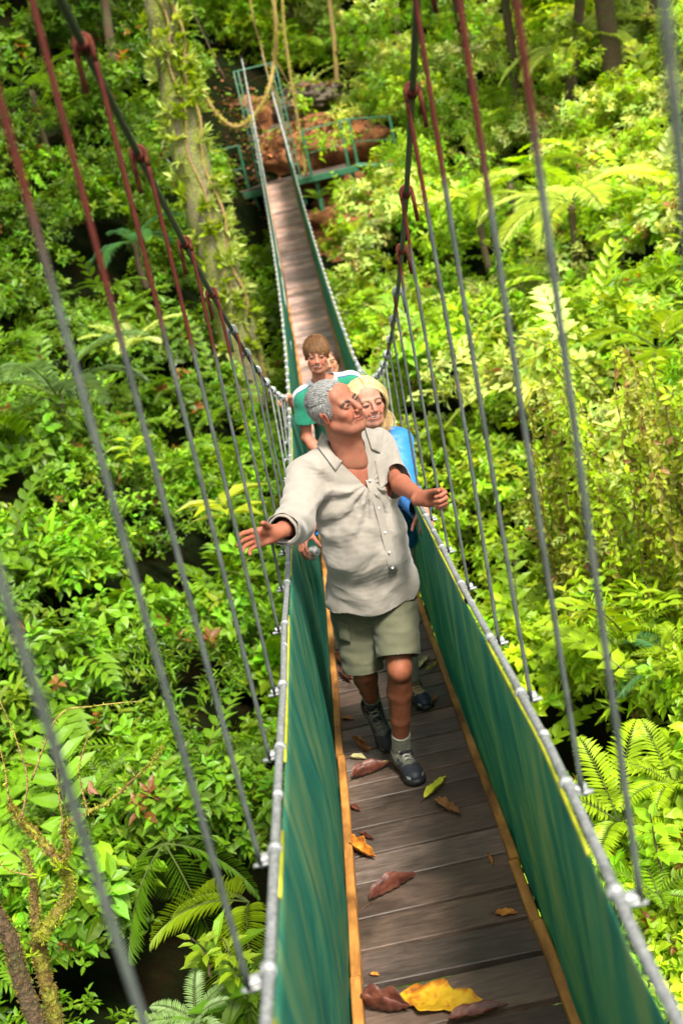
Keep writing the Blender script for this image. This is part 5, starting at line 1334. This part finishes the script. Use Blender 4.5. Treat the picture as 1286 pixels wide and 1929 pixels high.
def build_girl():
    c = at(619.5, 680, 8.75); fw = unit(V3(-.05, -1, .02)); up = unit(V3(-.06, .0, 1) - fw * (V3(-.06, 0, 1) @ fw)); Rh = np.column_stack([np.cross(fw, up), fw, up]); hs = .90
    T = torso_frame((1, 0, 0)); k = .84; z0 = c[2]; x = c[0]; y = 8.85
    J = dict(chest=(x - .01, y, z0 - .34), belly=(x - .01, y, z0 - .52), pelvis=(x - .01, y, z0 - .66), neckb=(x, y - .02, z0 - .185), Rsh=(x - .14, y, z0 - .235), Lsh=(x + .13, y, z0 - .235),
        Rel=(-.22, 8.62, z0 - .36), Rwr=tuple(at(541, 748, 8.38)), Lel=(x + .2, y - .05, z0 - .45), Lwr=(x + .16, y - .22, z0 - .52), Rhip=(x - .08, y, z0 - .68), Lhip=(x + .07, y, z0 - .68), Rkn=(x - .08, y - .05, z0 - 1.05), Lkn=(x + .07, y, z0 - 1.05), Ran=(x - .08, y, deck_z(y) + .07), Lan=(x + .07, y + .1, deck_z(y) + .07))
    sp = dict(kind='woman', root=(x, y, deck_z(y)), Rh=Rh, hc=c, hs=hs, T=T, k=k, skin=(.42, .21, .12), smile=.9, browc=(.05, .03, .02), shortmat=M['denim'], J=J, vox=.0034,
        handR=dict(d=(-.6, -.6, .1), n=(0, -.5, -.8), side=1, curl=[(.6, .9, .5)] * 4, sc=.85), handL=dict(d=(0, -.9, -.2), n=(-.5, 0, -.8), side=-1, curl=[(.3, .4, .3)] * 4, sc=.85))
    root, J, T, so = person('dark haired girl peeking out behind the young man in green', sp)
    garment('t_shirt', J, T, k, M['navy'], root, 'short', .012, vox=.008, bottom=.13)
    long_hair(root, Rh, c, hs, ((.020, .012, .008), (.05, .03, .02)), 23, (.12, .20), n=2600, front=.052)
    for sd in 'LR':
        f = unit(V3(.03, -1, .0)); up = V3(0, 0, 1); Rf = np.column_stack([np.cross(f, up), f, up]); an = J[sd + 'an']; shoe(root, Rf, V3(an[0], an[1], deck_z(an[1]) + .004), .85, (.3, .3, .3), (.1, .1, .1), (.3, .3, .3), (.5, .5, .5))
build_girl()

# ------------------------------------------------------------------ plants and trees one can tell apart
def tree_tube(name, P, r, mat, label, cat='tree', moss=None, g=None, group=None, k=14, fuzz=0, fuzzcol=(.2, .2, .02), fl=.05):
    P = catmull(P, 8); n = len(P); r = np.interp(np.linspace(0, 1, n), np.linspace(0, 1, len(r)), r)
    root = empty(name, P[0], label, cat, group)
    b = MB(); g = g or rng; r = r * (1 + .03 * np.sin(np.arange(n) * .9) + g.normal(0, .02, n)); b.tube(P, r, k); b.build('trunk', mat, root)
    if fuzz:
        lv = Leaves(); t = g.uniform(0, n - 1, fuzz); i = t.astype(int).clip(0, n - 2); f = (t - i)[:, None]; c = P[i] * (1 - f) + P[i + 1] * f; T = unit(P[i + 1] - P[i])
        d = unit(np.cross(T, g.normal(0, 1, (fuzz, 3)))); d2 = unit(d + np.array([0, 0, .2]) + g.normal(0, .5, (fuzz, 3)))
        L = fl * g.uniform(.4, 1.4, fuzz); lv.add(c + d * (r[i] * .9)[:, None], d2, np.cross(T, d), L, L * .35, np.array(fuzzcol) * np.exp(g.normal(0, .4, (fuzz, 1)))); lv.build('moss', root)
    return root, P

def fuzz_strip(root, P, r, n, col, fl, g, name='moss'):
    lv = Leaves(); m = len(P); r = np.interp(np.linspace(0, 1, m), np.linspace(0, 1, len(r)), r); t = g.uniform(0, m - 1.001, n); i = t.astype(int); f = (t - i)[:, None]; c = P[i] * (1 - f) + P[i + 1] * f; T = unit(P[i + 1] - P[i])
    d = unit(np.cross(T, g.normal(0, 1, (n, 3)))); d2 = unit(d + g.normal(0, .6, (n, 3)) - np.array([0, 0, .3])); L = fl * g.uniform(.4, 1.4, n)
    lv.add(c + d * (r[i] * .85)[:, None], d2, np.cross(T, d), L, L * .4, np.array(col) * np.exp(g.normal(0, .45, (n, 1)))); return tag(lv.build(name, root), kind='stuff')

g7 = np.random.default_rng(77)
def crown(root, c, r, col, n, ll, g, up=.4, per=6, name='crown'):
    lv = Leaves()
    for q in range(n):
        d = unit(g.normal(0, 1, 3)); d[2] = abs(d[2]) - .25; cc = np.asarray(c) + d * np.asarray(r) * g.uniform(.45, .95)
        bush(lv, cc, np.asarray(r) * g.uniform(.22, .38), np.asarray(col) * np.exp(g.normal(0, .18)), ll, g.uniform(.4, .6), int(g.uniform(40, 70)), up=up, per=per, g=g)
    return lv.build(name, root, keep_clear)

def big_mossy_trunk():
    g = np.random.default_rng(41); Y = 17.2
    pts = [at(480, 770, Y), at(452, 640, Y), at(430, 560, Y), at(405, 470, Y), at(372, 350, Y), at(345, 240, Y), at(325, 140, Y), at(305, 40, Y), at(285, -80, Y), at(262, -260, Y)]
    root, P = tree_tube('mossy_tree', pts, [.33, .30, .27, .27, .25, .22, .20, .18, .15], M['mosstrunk'], 'thick moss covered tree trunk hung with vines left of the bridge', k=20, g=g)
    fuzz_strip(root, P, [.31, .29, .26, .26, .24, .21, .19, .17, .15], 2600, (.22, .26, .02), .07, g)
    lv = Leaves()
    for i in range(130):                                # bromeliads and creepers seated on the bark
        t = g.uniform(.03, .85); j = int(t * (len(P) - 2)); a = g.uniform(-2.6, .6); d = unit(np.array([math.cos(a), math.sin(a), .2])); c = P[j] + d * .26; n = 9
        u = g.normal(0, 1, (n, 3)); D = unit(d + u * .7 + [0, 0, .3]); col = G_PALE * .9 if g.uniform() < .45 else G_LIME * .8
        L = g.uniform(.12, .26, n); lv.add(np.repeat(c[None], n, 0), D, unit(np.cross(D, g.normal(0, 1, (n, 3)))), L, L * g.uniform(.2, .4), col * g.uniform(.6, 1.2, (n, 1)))
    lv.build('creeper', root)
    for s_, dx in enumerate((.05, .22)):     # vines running down the bark
        Q = P[2:-3] + np.stack([dx + .05 * np.sin(np.arange(len(P) - 5) * .5 + s_), np.full(len(P) - 5, -.27 + abs(dx) * .4), np.zeros(len(P) - 5)], 1); b = MB(); b.tube(Q, .018 + .008 * (s_ % 2), 6); b.build('vine', M['liana'], root)
    crown(root, at(240, -420, Y), (3.6, 3.4, 1.6), G_MID, 24, .2, g)  # unseen crown above the frame, enlarged so it shades the left slope
big_mossy_trunk()

def slim(name, pix, Y, r, mat, label, cat='tree', group=None, crown_at=None, col=None, fuzz=0, fc=(.25, .24, .02)):
    P = [at(x, y, Y + dy) for x, y, dy in [(p if len(p) == 3 else (*p, 0)) for p in pix]]
    root, PP = tree_tube(name, P, r, mat, label, cat, g=g7, group=group, k=8)
    if fuzz: fuzz_strip(root, PP, r, fuzz, fc, .06, g7)
    if crown_at is not None: crown(root, P[-1] + np.array([0, 0, .3]), crown_at, G_MID if col is None else col, 18, .2, g7)
    return root
slim('slender_tree', [(640, 260), (636, 180), (630, 90), (620, 0), (612, -90), (600, -220)], 29.5, [.07, .06, .05, .04], M['liana'], 'slender pale brown tree trunk standing right of the boulder', crown_at=(1.8, 1.8, 1.2), col=G_LIME * .7)
slim('slender_tree', [(905, 300), (895, 200), (882, 120), (862, 10), (845, -120)], 27, [.16, .13, .11, .1], M['bark'], 'thin dark leaning trunk on the far slope between the two red topped rods', crown_at=(2.0, 1.8, 1.2), col=G_MID)
slim('slender_tree', [(975, 270), (968, 180), (962, 90), (950, -10), (940, -140)], 25, [.11, .10, .09, .08], M['bark'], 'reddish brown straight trunk behind the upper right rods', crown_at=(2.0, 1.8, 1.2), col=G_DARK * 1.4)
slim('slender_tree', [(1052, 330), (1068, 240), (1078, 130), (1090, 20), (1100, -120)], 23, [.13, .12, .10, .09], M['bark'], 'dark leaning trunk below the pale palm crown at the upper right', crown_at=(1.8, 1.8, 1.1), col=G_DARK * 1.3)
slim('slender_tree', [(1175, 285), (1160, 200), (1150, 100), (1135, -10), (1125, -120)], 22, [.24, .2, .17, .15], M['bark'], 'stout dark trunk in shade at the upper right corner', crown_at=(1.8, 1.8, 1.1), col=G_DARK * 1.3)
slim('slender_tree', [(1240, 180), (1232, 60), (1222, -60), (1210, -200)], 24, [.13, .11, .1], M['bark'], 'narrow trunk nearest the right edge at the top', crown_at=(1.8, 1.8, 1.1), col=G_MID)
slim('slender_tree', [(215, 120), (205, 60), (196, -20), (188, -120)], 24, [.1, .09, .08], M['bark'], 'thin shaded trunk at the upper left behind the hanger rods', crown_at=(2.0, 1.8, 1.2), col=G_DARK * 1.2)
slim('slender_tree', [(555, 130), (548, 60), (540, -20), (528, -140)], 33, [.12, .1, .09], M['bark'], 'dark trunk straight behind the far tower', crown_at=(2.4, 2, 1.4), col=G_LIME * .7)
slim('slender_tree', [(760, 200), (752, 110), (745, 20), (738, -100)], 33, [.1, .09, .08], M['bark'], 'slim trunk far behind the landing left of the right main cable', crown_at=(2.4, 2, 1.4), col=G_LIME * .6)

def liana(pix, Y, r, label, mat='liana', fuzz=160, fc=(.30, .29, .02)):
    P = catmull([at(x, y, Y + dy) for x, y, dy in pix], 8); root = empty('liana', P[0], label, 'vine', 'lianas hanging round the far tower'); b = MB(); b.tube(P, r, 6); b.build('stem', M[mat], root)
    if fuzz: fuzz_strip(root, P, [r], fuzz, fc, .05, g7)
liana([(468, -20, 0), (478, 40, 0), (492, 90, .2), (505, 140, 0), (520, 180, -.2), (532, 230, 0), (545, 300, 0)], 25.4, .018, 'thin pale liana dropping past the left far tower post', fuzz=60, fc=(.3, .24, .08))
liana([(512, -20, 0), (520, 50, 0), (516, 120, .2), (505, 170, 0), (488, 205, 0), (462, 232, 0), (440, 238, 0), (415, 222, 0), (395, 195, 0), (372, 150, 0), (350, 100, 0)], 24.8, .045, 'yellow mossy liana sagging in a loop left of the far tower', fuzz=700, fc=(.34, .30, .02))
liana([(530, -20, 0), (536, 60, 0), (545, 130, 0), (555, 190, 0), (566, 260, 0), (576, 330, 0)], 25.6, .03, 'mossy liana hanging right of the right far tower post', fuzz=260)
liana([(512, 100, 0), (545, 160, 0), (562, 185, 0)], 25.9, .012, 'short thin slanting liana at the top of the far tower', fuzz=0)
liana([(345, -20, 0), (372, 40, 0), (400, 100, 0), (425, 150, 0)], 19, .012, 'thin dark liana slanting beside the thick mossy trunk', 'bark', 0)

def palm(name, c, n, length, col, label, el=(.3, 1.0), trunk=0, group=None, a0=0, arc=2 * np.pi, nl=34, droop=1.5, llr=.26, lwr=.014, seed=1):
    g = np.random.default_rng(seed); c = np.asarray(c, float); root = empty(name, c - [0, 0, trunk], label, 'palm', group)
    if trunk:
        b = MB(); b.tube(catmull([c - [0, 0, trunk], c - [0.03, 0, trunk * .5], c], 5), [.06, .055, .05, .05, .05, .05, .05, .05, .05, .05, .05], 8); b.build('trunk', M['bark'], root)
    for k in range(n):
        a = a0 + arc * k / n + g.uniform(-.2, .2); e = g.uniform(*el); L = length * g.uniform(.8, 1.1); lv = Leaves(); st = MB()
        frond(lv, st, c, (math.cos(a) * math.cos(e), math.sin(a) * math.cos(e), math.sin(e)), L, droop, nl, L * llr, L * lwr, np.array(col) * g.uniform(.75, 1.2), g=g); lv.build('frond', root, extra=st)
    return root
palm('palm', at(1075, 385, 15.5), 9, 1.35, G_PALE * 1.25, 'bright palm with pale arching fronds on the sunlit slope at the right', trunk=1.6, seed=3)
palm('palm', at(960, 345, 18.0), 6, 1.3, G_LIME * 1.1, 'yellow green palm seen behind the second red topped rod from the right', trunk=1.5, seed=4)
palm('palm', at(1075, 95, 22.5), 7, 1.5, G_PALE, 'pale palm crown high in the shade at the upper right', trunk=2.2, seed=5)
palm('palm', at(900, 385, 17.5), 5, 1.0, G_PALE * 1.2, 'small whitish palm at the edge of the slope right of the main cable', trunk=1.0, seed=6)
palm('palm', at(255, 460, 18.2), 6, .9, np.array([.10, .26, .10]), 'blue green small palm beside the thick mossy trunk', trunk=.7, seed=7)
palm('palm', at(110, 750, 12.6), 7, 1.5, np.array([.13, .22, .07]), 'dull green broad palm at the left edge level with the walkers', trunk=.9, seed=8, llr=.2)
palm('palm', at(310, 1590, 6.0), 6, .75, G_DARK * 1.3, 'dark palm fronds hanging in shade at the lower left', el=(-.6, .3), seed=9)
palm('palm', at(470, 1700, 5.3), 5, .62, G_LIME * .7, 'bright green palm fronds beside the left netting near the bottom', a0=2.0, arc=3.4, el=(0, .6), seed=10, llr=.3)
palm('palm', at(1272, 1250, 6.6), 6, .55, np.array([.10, .24, .09]), 'bluish palm leaves at the right edge below the hanging vines', seed=11)
palm('palm', at(1240, 660, 10.6), 6, .9, G_LIME, 'lime palm at the right edge above the hanging vines', trunk=.6, seed=12)
palm('palm', at(60, 170, 21), 5, 1.3, G_MID * 1.2, 'dim palm at the upper left corner', trunk=1.2, seed=13)

def fern_thing(c, n, length, col, label, seed, nl=22, el=.8, name='fern'):
    g = np.random.default_rng(seed); root = empty(name, c, label, 'fern')
    for k in range(n):
        a = k * 2 * np.pi / n + g.uniform(-.3, .3); e = el + g.uniform(-.2, .25); L = length * g.uniform(.75, 1.1); lv = Leaves(); st = MB()
        frond(lv, st, c, (math.cos(a) * math.cos(e), math.sin(a) * math.cos(e), math.sin(e)), L, 1.1, nl, L * .2, L * .036, np.array(col) * g.uniform(.8, 1.2), g=g, ang=1.25); lv.build('frond', root, extra=st)
fern_thing(at(1165, 1550, 5.2), 8, .62, G_LIME * 1.05, 'large yellow green fern rising beside the right handrail', 31, 26)
fern_thing(at(1262, 1480, 5.1), 7, .40, G_LIME * .95, 'smaller yellow fern at the right edge next to the large fern', 32, 20)
fern_thing(at(1240, 1690, 4.6), 7, .34, G_MID * 1.2, 'green fern low at the right edge under the broad leaved sapling', 33, 18)
fern_thing(at(370, 1925, 4.3), 8, .30, np.array([.22, .33, .12]), 'pale feathery fern at the bottom left of the netting', 34, 26)
fern_thing(at(250, 655, 14.5), 7, .8, G_PALE * .8, 'greyish fern on the left slope behind the hanger rods', 35)
fern_thing(at(590, 330, 26.0) + [0, -.4, -.5], 6, .6, G_MID, 'green fern beneath the far landing beam', 36)

def sapling(c, h, n, ll, col, label, seed, wr=.5, stem=(.05, .05, .02)):
    g = np.random.default_rng(seed); root = empty('broad_leaved_plant', c, label, 'plant'); b = MB(); top = np.asarray(c) + [g.normal(0, .03), g.normal(0, .03), h]; P = catmull([c, (np.asarray(c) + top) / 2 + g.normal(0, .02, 3), top], 8); b.tube(P, np.linspace(.007, .003, len(P)), 6); b.build('stem', M['bark'], root)
    lv = Leaves()
    for k in range(n):
        t = .25 + .75 * k / n; p = P[int(t * (len(P) - 1))]; a = k * 2.4
        for s in (0, math.pi):
            D = unit(np.array([math.cos(a + s), math.sin(a + s), .35 - .2 * g.uniform()])); L = ll * g.uniform(.7, 1.1); lv.add((p + D * .02)[None], D[None], unit(np.array([[0, 0, 1.0]]) - .2 * D), np.array([L]), np.array([L * wr]), np.array([col * g.uniform(.8, 1.25)]))
    lv.build('leaves', root)
sapling(at(1248, 1660, 4.7), .42, 8, .13, G_MID * 1.6, 'broad leaved sapling with a dark stem at the lower right edge', 51)
sapling(at(1130, 1800, 4.4), .16, 5, .12, G_MID * 1.5, 'low broad leaved plant tucked behind the right netting near the bottom', 52)
sapling(at(450, 1860, 4.3), .30, 9, .10, G_LIME * .8, 'light green leafy plant close to the left netting at the bottom', 53, .4)
sapling(at(395, 1840, 4.5), .25, 6, .11, G_LIME * .7, 'small leafy seedling left of the light green plant', 54, .45)
sapling(at(260, 900, 12), .5, 6, .30, G_LIME * .9, 'large leaved yellow green plant on the left slope beside the rods', 55, .4)
sapling(at(430, 990, 10.5), .3, 5, .42, np.array([.35, .42, .02]), 'plant with long yellow leaves just left of the man', 56, .3)
sapling(at(590, 300, 25.6), .5, 4, .35, G_MID, 'leafy plant growing beside the far landing', 57)

def mossy_branch_tree():
    g = np.random.default_rng(61); Y = 4.75
    root = empty('mossy_small_tree', at(115, 1960, Y), 'small crooked tree coated in golden yellow moss at the lower left', 'tree')
    def limb(pix, r, name, mat=M['goldmoss'], n=900, dy=0, col=(.20, .20, .015)):
        P = catmull([at(x, y, Y + dy + (k * .03 if len(pix) > 3 else 0)) for k, (x, y) in enumerate(pix)], 8); b = MB(); rr = np.interp(np.linspace(0, 1, len(P)), np.linspace(0, 1, len(r)), r) * (1 + .15 * np.sin(np.arange(len(P)) * 1.9)); b.tube(P, rr, 9); b.build(name, mat, root)
        if n: fuzz_strip(root, P, r, n, col, .018, g)
    limb([(118, 1990), (100, 1900), (82, 1830), (72, 1770)], [.042, .036, .033, .034], 'trunk', n=1200, col=(.17, .12, .02))
    limb([(72, 1770), (98, 1735), (128, 1690), (130, 1655), (112, 1625)], [.030, .030, .030, .026, .022], 'branch', n=1600, col=(.24, .28, .015))
    limb([(112, 1625), (128, 1600), (120, 1560), (132, 1545)], [.018, .015, .012, .008], 'branch', n=500)
    limb([(112, 1625), (75, 1580), (40, 1545), (18, 1512)], [.020, .016, .013, .009], 'branch', n=500, col=(.2, .15, .02))
    limb([(72, 1770), (65, 1710), (62, 1650), (45, 1600)], [.026, .022, .016, .010], 'branch', n=500, col=(.2, .19, .02))
    limb([(165, 1530), (205, 1510), (255, 1465), (290, 1430), (308, 1405)], [.010, .009, .006, .004, .002], 'branch', n=200)
    for pix in ([(18, 1512), (8, 1440), (-10, 1380)], [(40, 1545), (52, 1470), (30, 1390), (0, 1320)], [(120, 1560), (110, 1480), (105, 1400)], [(165, 1530), (150, 1450), (168, 1380)], [(132, 1545), (165, 1530)], [(60, 1470), (110, 1350), (180, 1330), (270, 1320)], [(62, 1650), (20, 1640), (-10, 1620)]):
        limb(pix, [.005, .0035, .002], 'twig', M['liana'], n=40)
    r2 = empty('mossy_small_tree', at(20, 1960, 4.6), 'dark brown mossy trunk at the lower left corner', 'tree')
    P = catmull([at(x, y, 4.6) for x, y in ((95, 1990), (60, 1900), (35, 1830), (20, 1770), (-20, 1700))], 8); b = MB(); b.tube(P, np.linspace(.045, .035, len(P)), 9); b.build('trunk', M['bark'], r2); fuzz_strip(r2, P, [.043, .035], 1500, (.14, .10, .02), .018, g)
    lv = Leaves()
    for (x, y, n, L) in ((115, 1635, 9, .07), (60, 1800, 7, .05), (75, 1650, 8, .06), (140, 1580, 6, .04)):
        c = at(x, y, Y - .03)
        D = unit(g.normal(0, 1, (n, 3)) * [1, 1, .5] + [0, 0, .7]); lv.add(np.repeat(c[None], n, 0), D, unit(np.cross(D, g.normal(0, 1, (n, 3)))), np.full(n, L), np.full(n, L * .22), np.repeat((G_LIME * 1.1)[None], n, 0))
    tag(lv.build('epiphyte', root), kind='stuff')
    o = Leaves(); c = at(168, 1475, Y); D = unit(np.array([[.1, 0, -1.0], [.3, 0, -.8], [-.15, .1, -1.0], [.2, .1, -.6]])); o.add(c + np.array([[0, 0, 0], [.005, 0, -.02], [-.004, 0, -.01], [0, 0, .015]]), D, np.tile([0, -1.0, .1], (4, 1)), np.array([.075, .06, .07, .05]), np.array([.022] * 4), np.array([[.62, .34, .27]] * 4))
    q = o.build('dry_leaf', None); tag(q, 'curled pinkish dry leaf caught on a mossy twig at the lower left', 'leaf')
mossy_branch_tree()

def hanging_vines():
    g = np.random.default_rng(91); lv = Leaves(); st = MB()
    for i in range(75):
        x = g.uniform(985, 1330); y0 = g.uniform(640, 980); y1 = min(1420, y0 + g.uniform(200, 480)); Y = 9.2 - (x - 985) * .0052 + g.uniform(-.25, .15)
        m = 9; P = catmull([at(x + (k * 12.0) * .6 + g.normal(0, 5), y0 + (y1 - y0) * k / m, Y - .9 * k / m + g.normal(0, .04)) for k in range(m + 1)], 4)
        st.tube(P, .005, 4, False, np.array([.20, .13, .04]) * g.uniform(.5, 1.3)); n = int(len(P) * 3.2); j = g.integers(0, len(P), n); yel = g.uniform() < .35
        D = unit(g.normal(0, 1, (n, 3)) * [1, 1, .5] + [0, -.5, -.6]); L = g.uniform(.04, .085, n); col = (G_LIME if not yel else np.array([.25, .27, .02])) * np.exp(g.normal(0, .3, (n, 1))); old = g.uniform(size=n) < .03; col[old] = np.array([.34, .17, .07])
        lv.add(P[j] + g.normal(0, .02, (n, 3)), D, unit(g.normal(0, .4, (n, 3)) + [0, -1, .4]), L, L * .5, col)
    o = lv.build('hanging_vines', None, keep_clear, extra=st); tag(o, 'curtain of yellow green vines hanging down the bank at the right edge', 'vines', kind='stuff')
hanging_vines()

# ------------------------------------------------------------------ fallen leaves on the deck
def leaf_mat2(name, stops, scale=14, rough=.5):
    return noise_mat(name, stops, scale, 6, rough, bumps=.5, bdist=.002, distortion=.6)
M['lf_yel'] = leaf_mat2('yellow_leaf', [(.28, (.16, .04, .01)), (.40, (.50, .17, .01)), (.52, (.62, .38, .01)), (.62, (.58, .30, .01)), (.75, (.34, .08, .01))], 20)
M['lf_lemon'] = leaf_mat2('lemon_leaf', [(.3, (.45, .50, .03)), (.6, (.70, .68, .06)), (.8, (.5, .5, .1))], 20)
M['lf_red'] = leaf_mat2('red_brown_leaf', [(.3, (.035, .010, .007)), (.5, (.11, .030, .018)), (.75, (.22, .085, .045))], 22)
M['lf_tan'] = leaf_mat2('tan_leaf', [(.3, (.13, .05, .018)), (.5, (.28, .12, .04)), (.75, (.42, .23, .09))], 22)
M['lf_or'] = leaf_mat2('orange_leaf', [(.3, (.14, .04, .01)), (.5, (.50, .17, .02)), (.75, (.62, .34, .04))], 22)
M['lf_pale'] = leaf_mat2('pale_leaf', [(.3, (.50, .42, .18)), (.6, (.72, .66, .34))], 22)
def deck_hit(px, py):
    ys = np.linspace(1.5, 26, 4000); P = np.array([at(px, py, y) for y in ys]); k = np.argmax(P[:, 2] < deck_z(P[:, 1])); return P[k]
def fallen(px, py, px2, py2, width, mat, label, curl=.15, cup=.2, seed=0, lobes=0, lift=.004, name='fallen_leaf'):
    a, b = deck_hit(px, py), deck_hit(px2, py2); L = np.linalg.norm(b - a); d = (b - a) / L; up = unit(np.array([0, .2, 1.])); s = unit(np.cross(d, up)); up = np.cross(s, d); g = np.random.default_rng(seed + 100)
    n, m = 22, 11; V = []
    for i in range(n):
        t = i / (n - 1); w = width * math.sin(math.pi * t ** .85) ** .75 * (1 - .25 * t) * (1 + (.18 * math.sin(t * lobes * 6.28) if lobes else 0)) + .0006
        for j in range(m):
            u = (j / (m - 1) - .5) * 2; z = cup * w * u * u + curl * L * (t - .5) ** 2 - .012 * L * (1 - abs(u)) + min(1, L / .12) * (.0035 * math.sin(t * 13 + u * 3 + seed) * abs(u) + .0015 * math.sin(t * 40) * (1 - abs(u))) + .010 * L * math.cos(t * 38 - abs(u) * 5)
            V.append(a + d * L * t + s * (u * w * .5 * (1 - .35 * abs(cup) * abs(u)) + .03 * L * math.sin(t * 3 + seed)) + up * (z + lift))
    V = np.array(V); zz = (V - a) @ up; V += up * max(0, .002 - zz.min()); I = np.arange(n * m).reshape(n, m); F = np.stack([I[:-1, :-1], I[1:, :-1], I[1:, 1:], I[:-1, 1:]], -1).reshape(-1, 4)
    o = mk(name, V, F, M[mat]); md = o.modifiers.new('s', 'SOLIDIFY'); md.thickness = .001; tag(o, label, 'leaf', 'fallen leaves on the bridge deck')
    st = MB(); st.tube([a + up * .004, a - d * L * .12 + up * .006, a - d * L * .24 + s * L * .03 + up * .003], .0011, 5); st.build('stalk', M['lf_red'], o)
    return o
FL = [(752, 1880, 918, 1896, .16, 'lf_yel', 'large golden yellow leaf at the bottom of the deck', .04, .1, 3), (684, 1898, 775, 1912, .085, 'lf_red', 'crumpled dark brown leaf left of the large golden leaf', .5, .8, 2), (845, 1926, 958, 1902, .075, 'lf_red', 'red brown leaf half under the large golden leaf', .2, .3, 0),
 (698, 1838, 715, 1840, .02, 'lf_or', 'tiny orange leaf beside the left curb near the bottom', .2, .3, 0), (700, 1703, 783, 1655, .042, 'lf_red', 'long curled brown leaf rolled like a cigar in mid deck', .25, 1.6, 0), (652, 1590, 712, 1622, .075, 'lf_or', 'orange spotted brown leaf lying on the left curb', .25, .5, 3),
 (680, 1572, 706, 1586, .022, 'lf_red', 'small red leaf above the orange spotted leaf', .3, .6, 2), (798, 1508, 843, 1466, 0.055, 'lf_lemon', 'bright lemon yellow leaf in front of the dark hiking shoe', .1, .4, 0), (822, 1512, 866, 1542, .055, 'lf_tan', 'torn light brown leaf beside the lemon yellow leaf', .25, .5, 4),
 (664, 1472, 738, 1445, .085, 'lf_red', 'big folded dark red leaf left of the front shoe', .35, .7, 0), (665, 1405, 702, 1425, .05, 'lf_tan', 'tan curled leaf above the big dark red leaf', .7, .9, 0), (642, 1355, 668, 1357, .042, 'lf_tan', 'small round tan leaf beside the left curb', .1, .3, 0),
 (661, 1522, 680, 1530, .034, 'lf_red', 'small crimson leaf touching the left curb', .3, .5, 0), (786, 1262, 806, 1238, .05, 'lf_pale', 'pale cream leaf behind the man near the right curb', .1, .3, 0), (802, 1268, 832, 1246, .02, 'lf_lemon', 'narrow greenish yellow leaf next to the cream leaf', .4, .6, 0),
 (932, 1722, 975, 1722, .05, 'lf_or', 'flat brown and yellow spotted leaf toward the right curb', .05, .1, 3), (920, 1612, 928, 1634, .012, 'lf_or', 'thin orange leaf sliver right of mid deck', .1, .3, 0), (632, 1245, 660, 1262, .06, 'lf_tan', 'upper brown leaf of the heap behind the man at the left curb', .6, .8, 0),
 (640, 1268, 668, 1290, .055, 'lf_red', 'lower dark leaf of the heap behind the man at the left curb', .5, .7, 0), (648, 1240, 672, 1252, .05, 'lf_or', 'orange leaf on top of the heap at the left curb', .6, .7, 0), (812, 1330, 826, 1312, .018, 'lf_or', 'small brown leaf behind the toe of the beige boot', .5, .6, 0), (700, 1318, 706, 1335, .012, 'lf_tan', 'tiny brown leaf between the planks left of the rear shoe', .3, .4, 0),
 (660, 1430, 690, 1432, .05, 'lf_pale', 'faded pinkish leaf above the big folded red leaf', .2, .4, 0), (718, 1440, 732, 1434, .018, 'lf_lemon', 'tiny yellow leaf tip next to the front shoe', .1, .3, 0)]
for i, f in enumerate(FL): fallen(f[0], f[1], f[2], f[3], f[4], f[5], f[6], f[7], f[8], i, f[9])
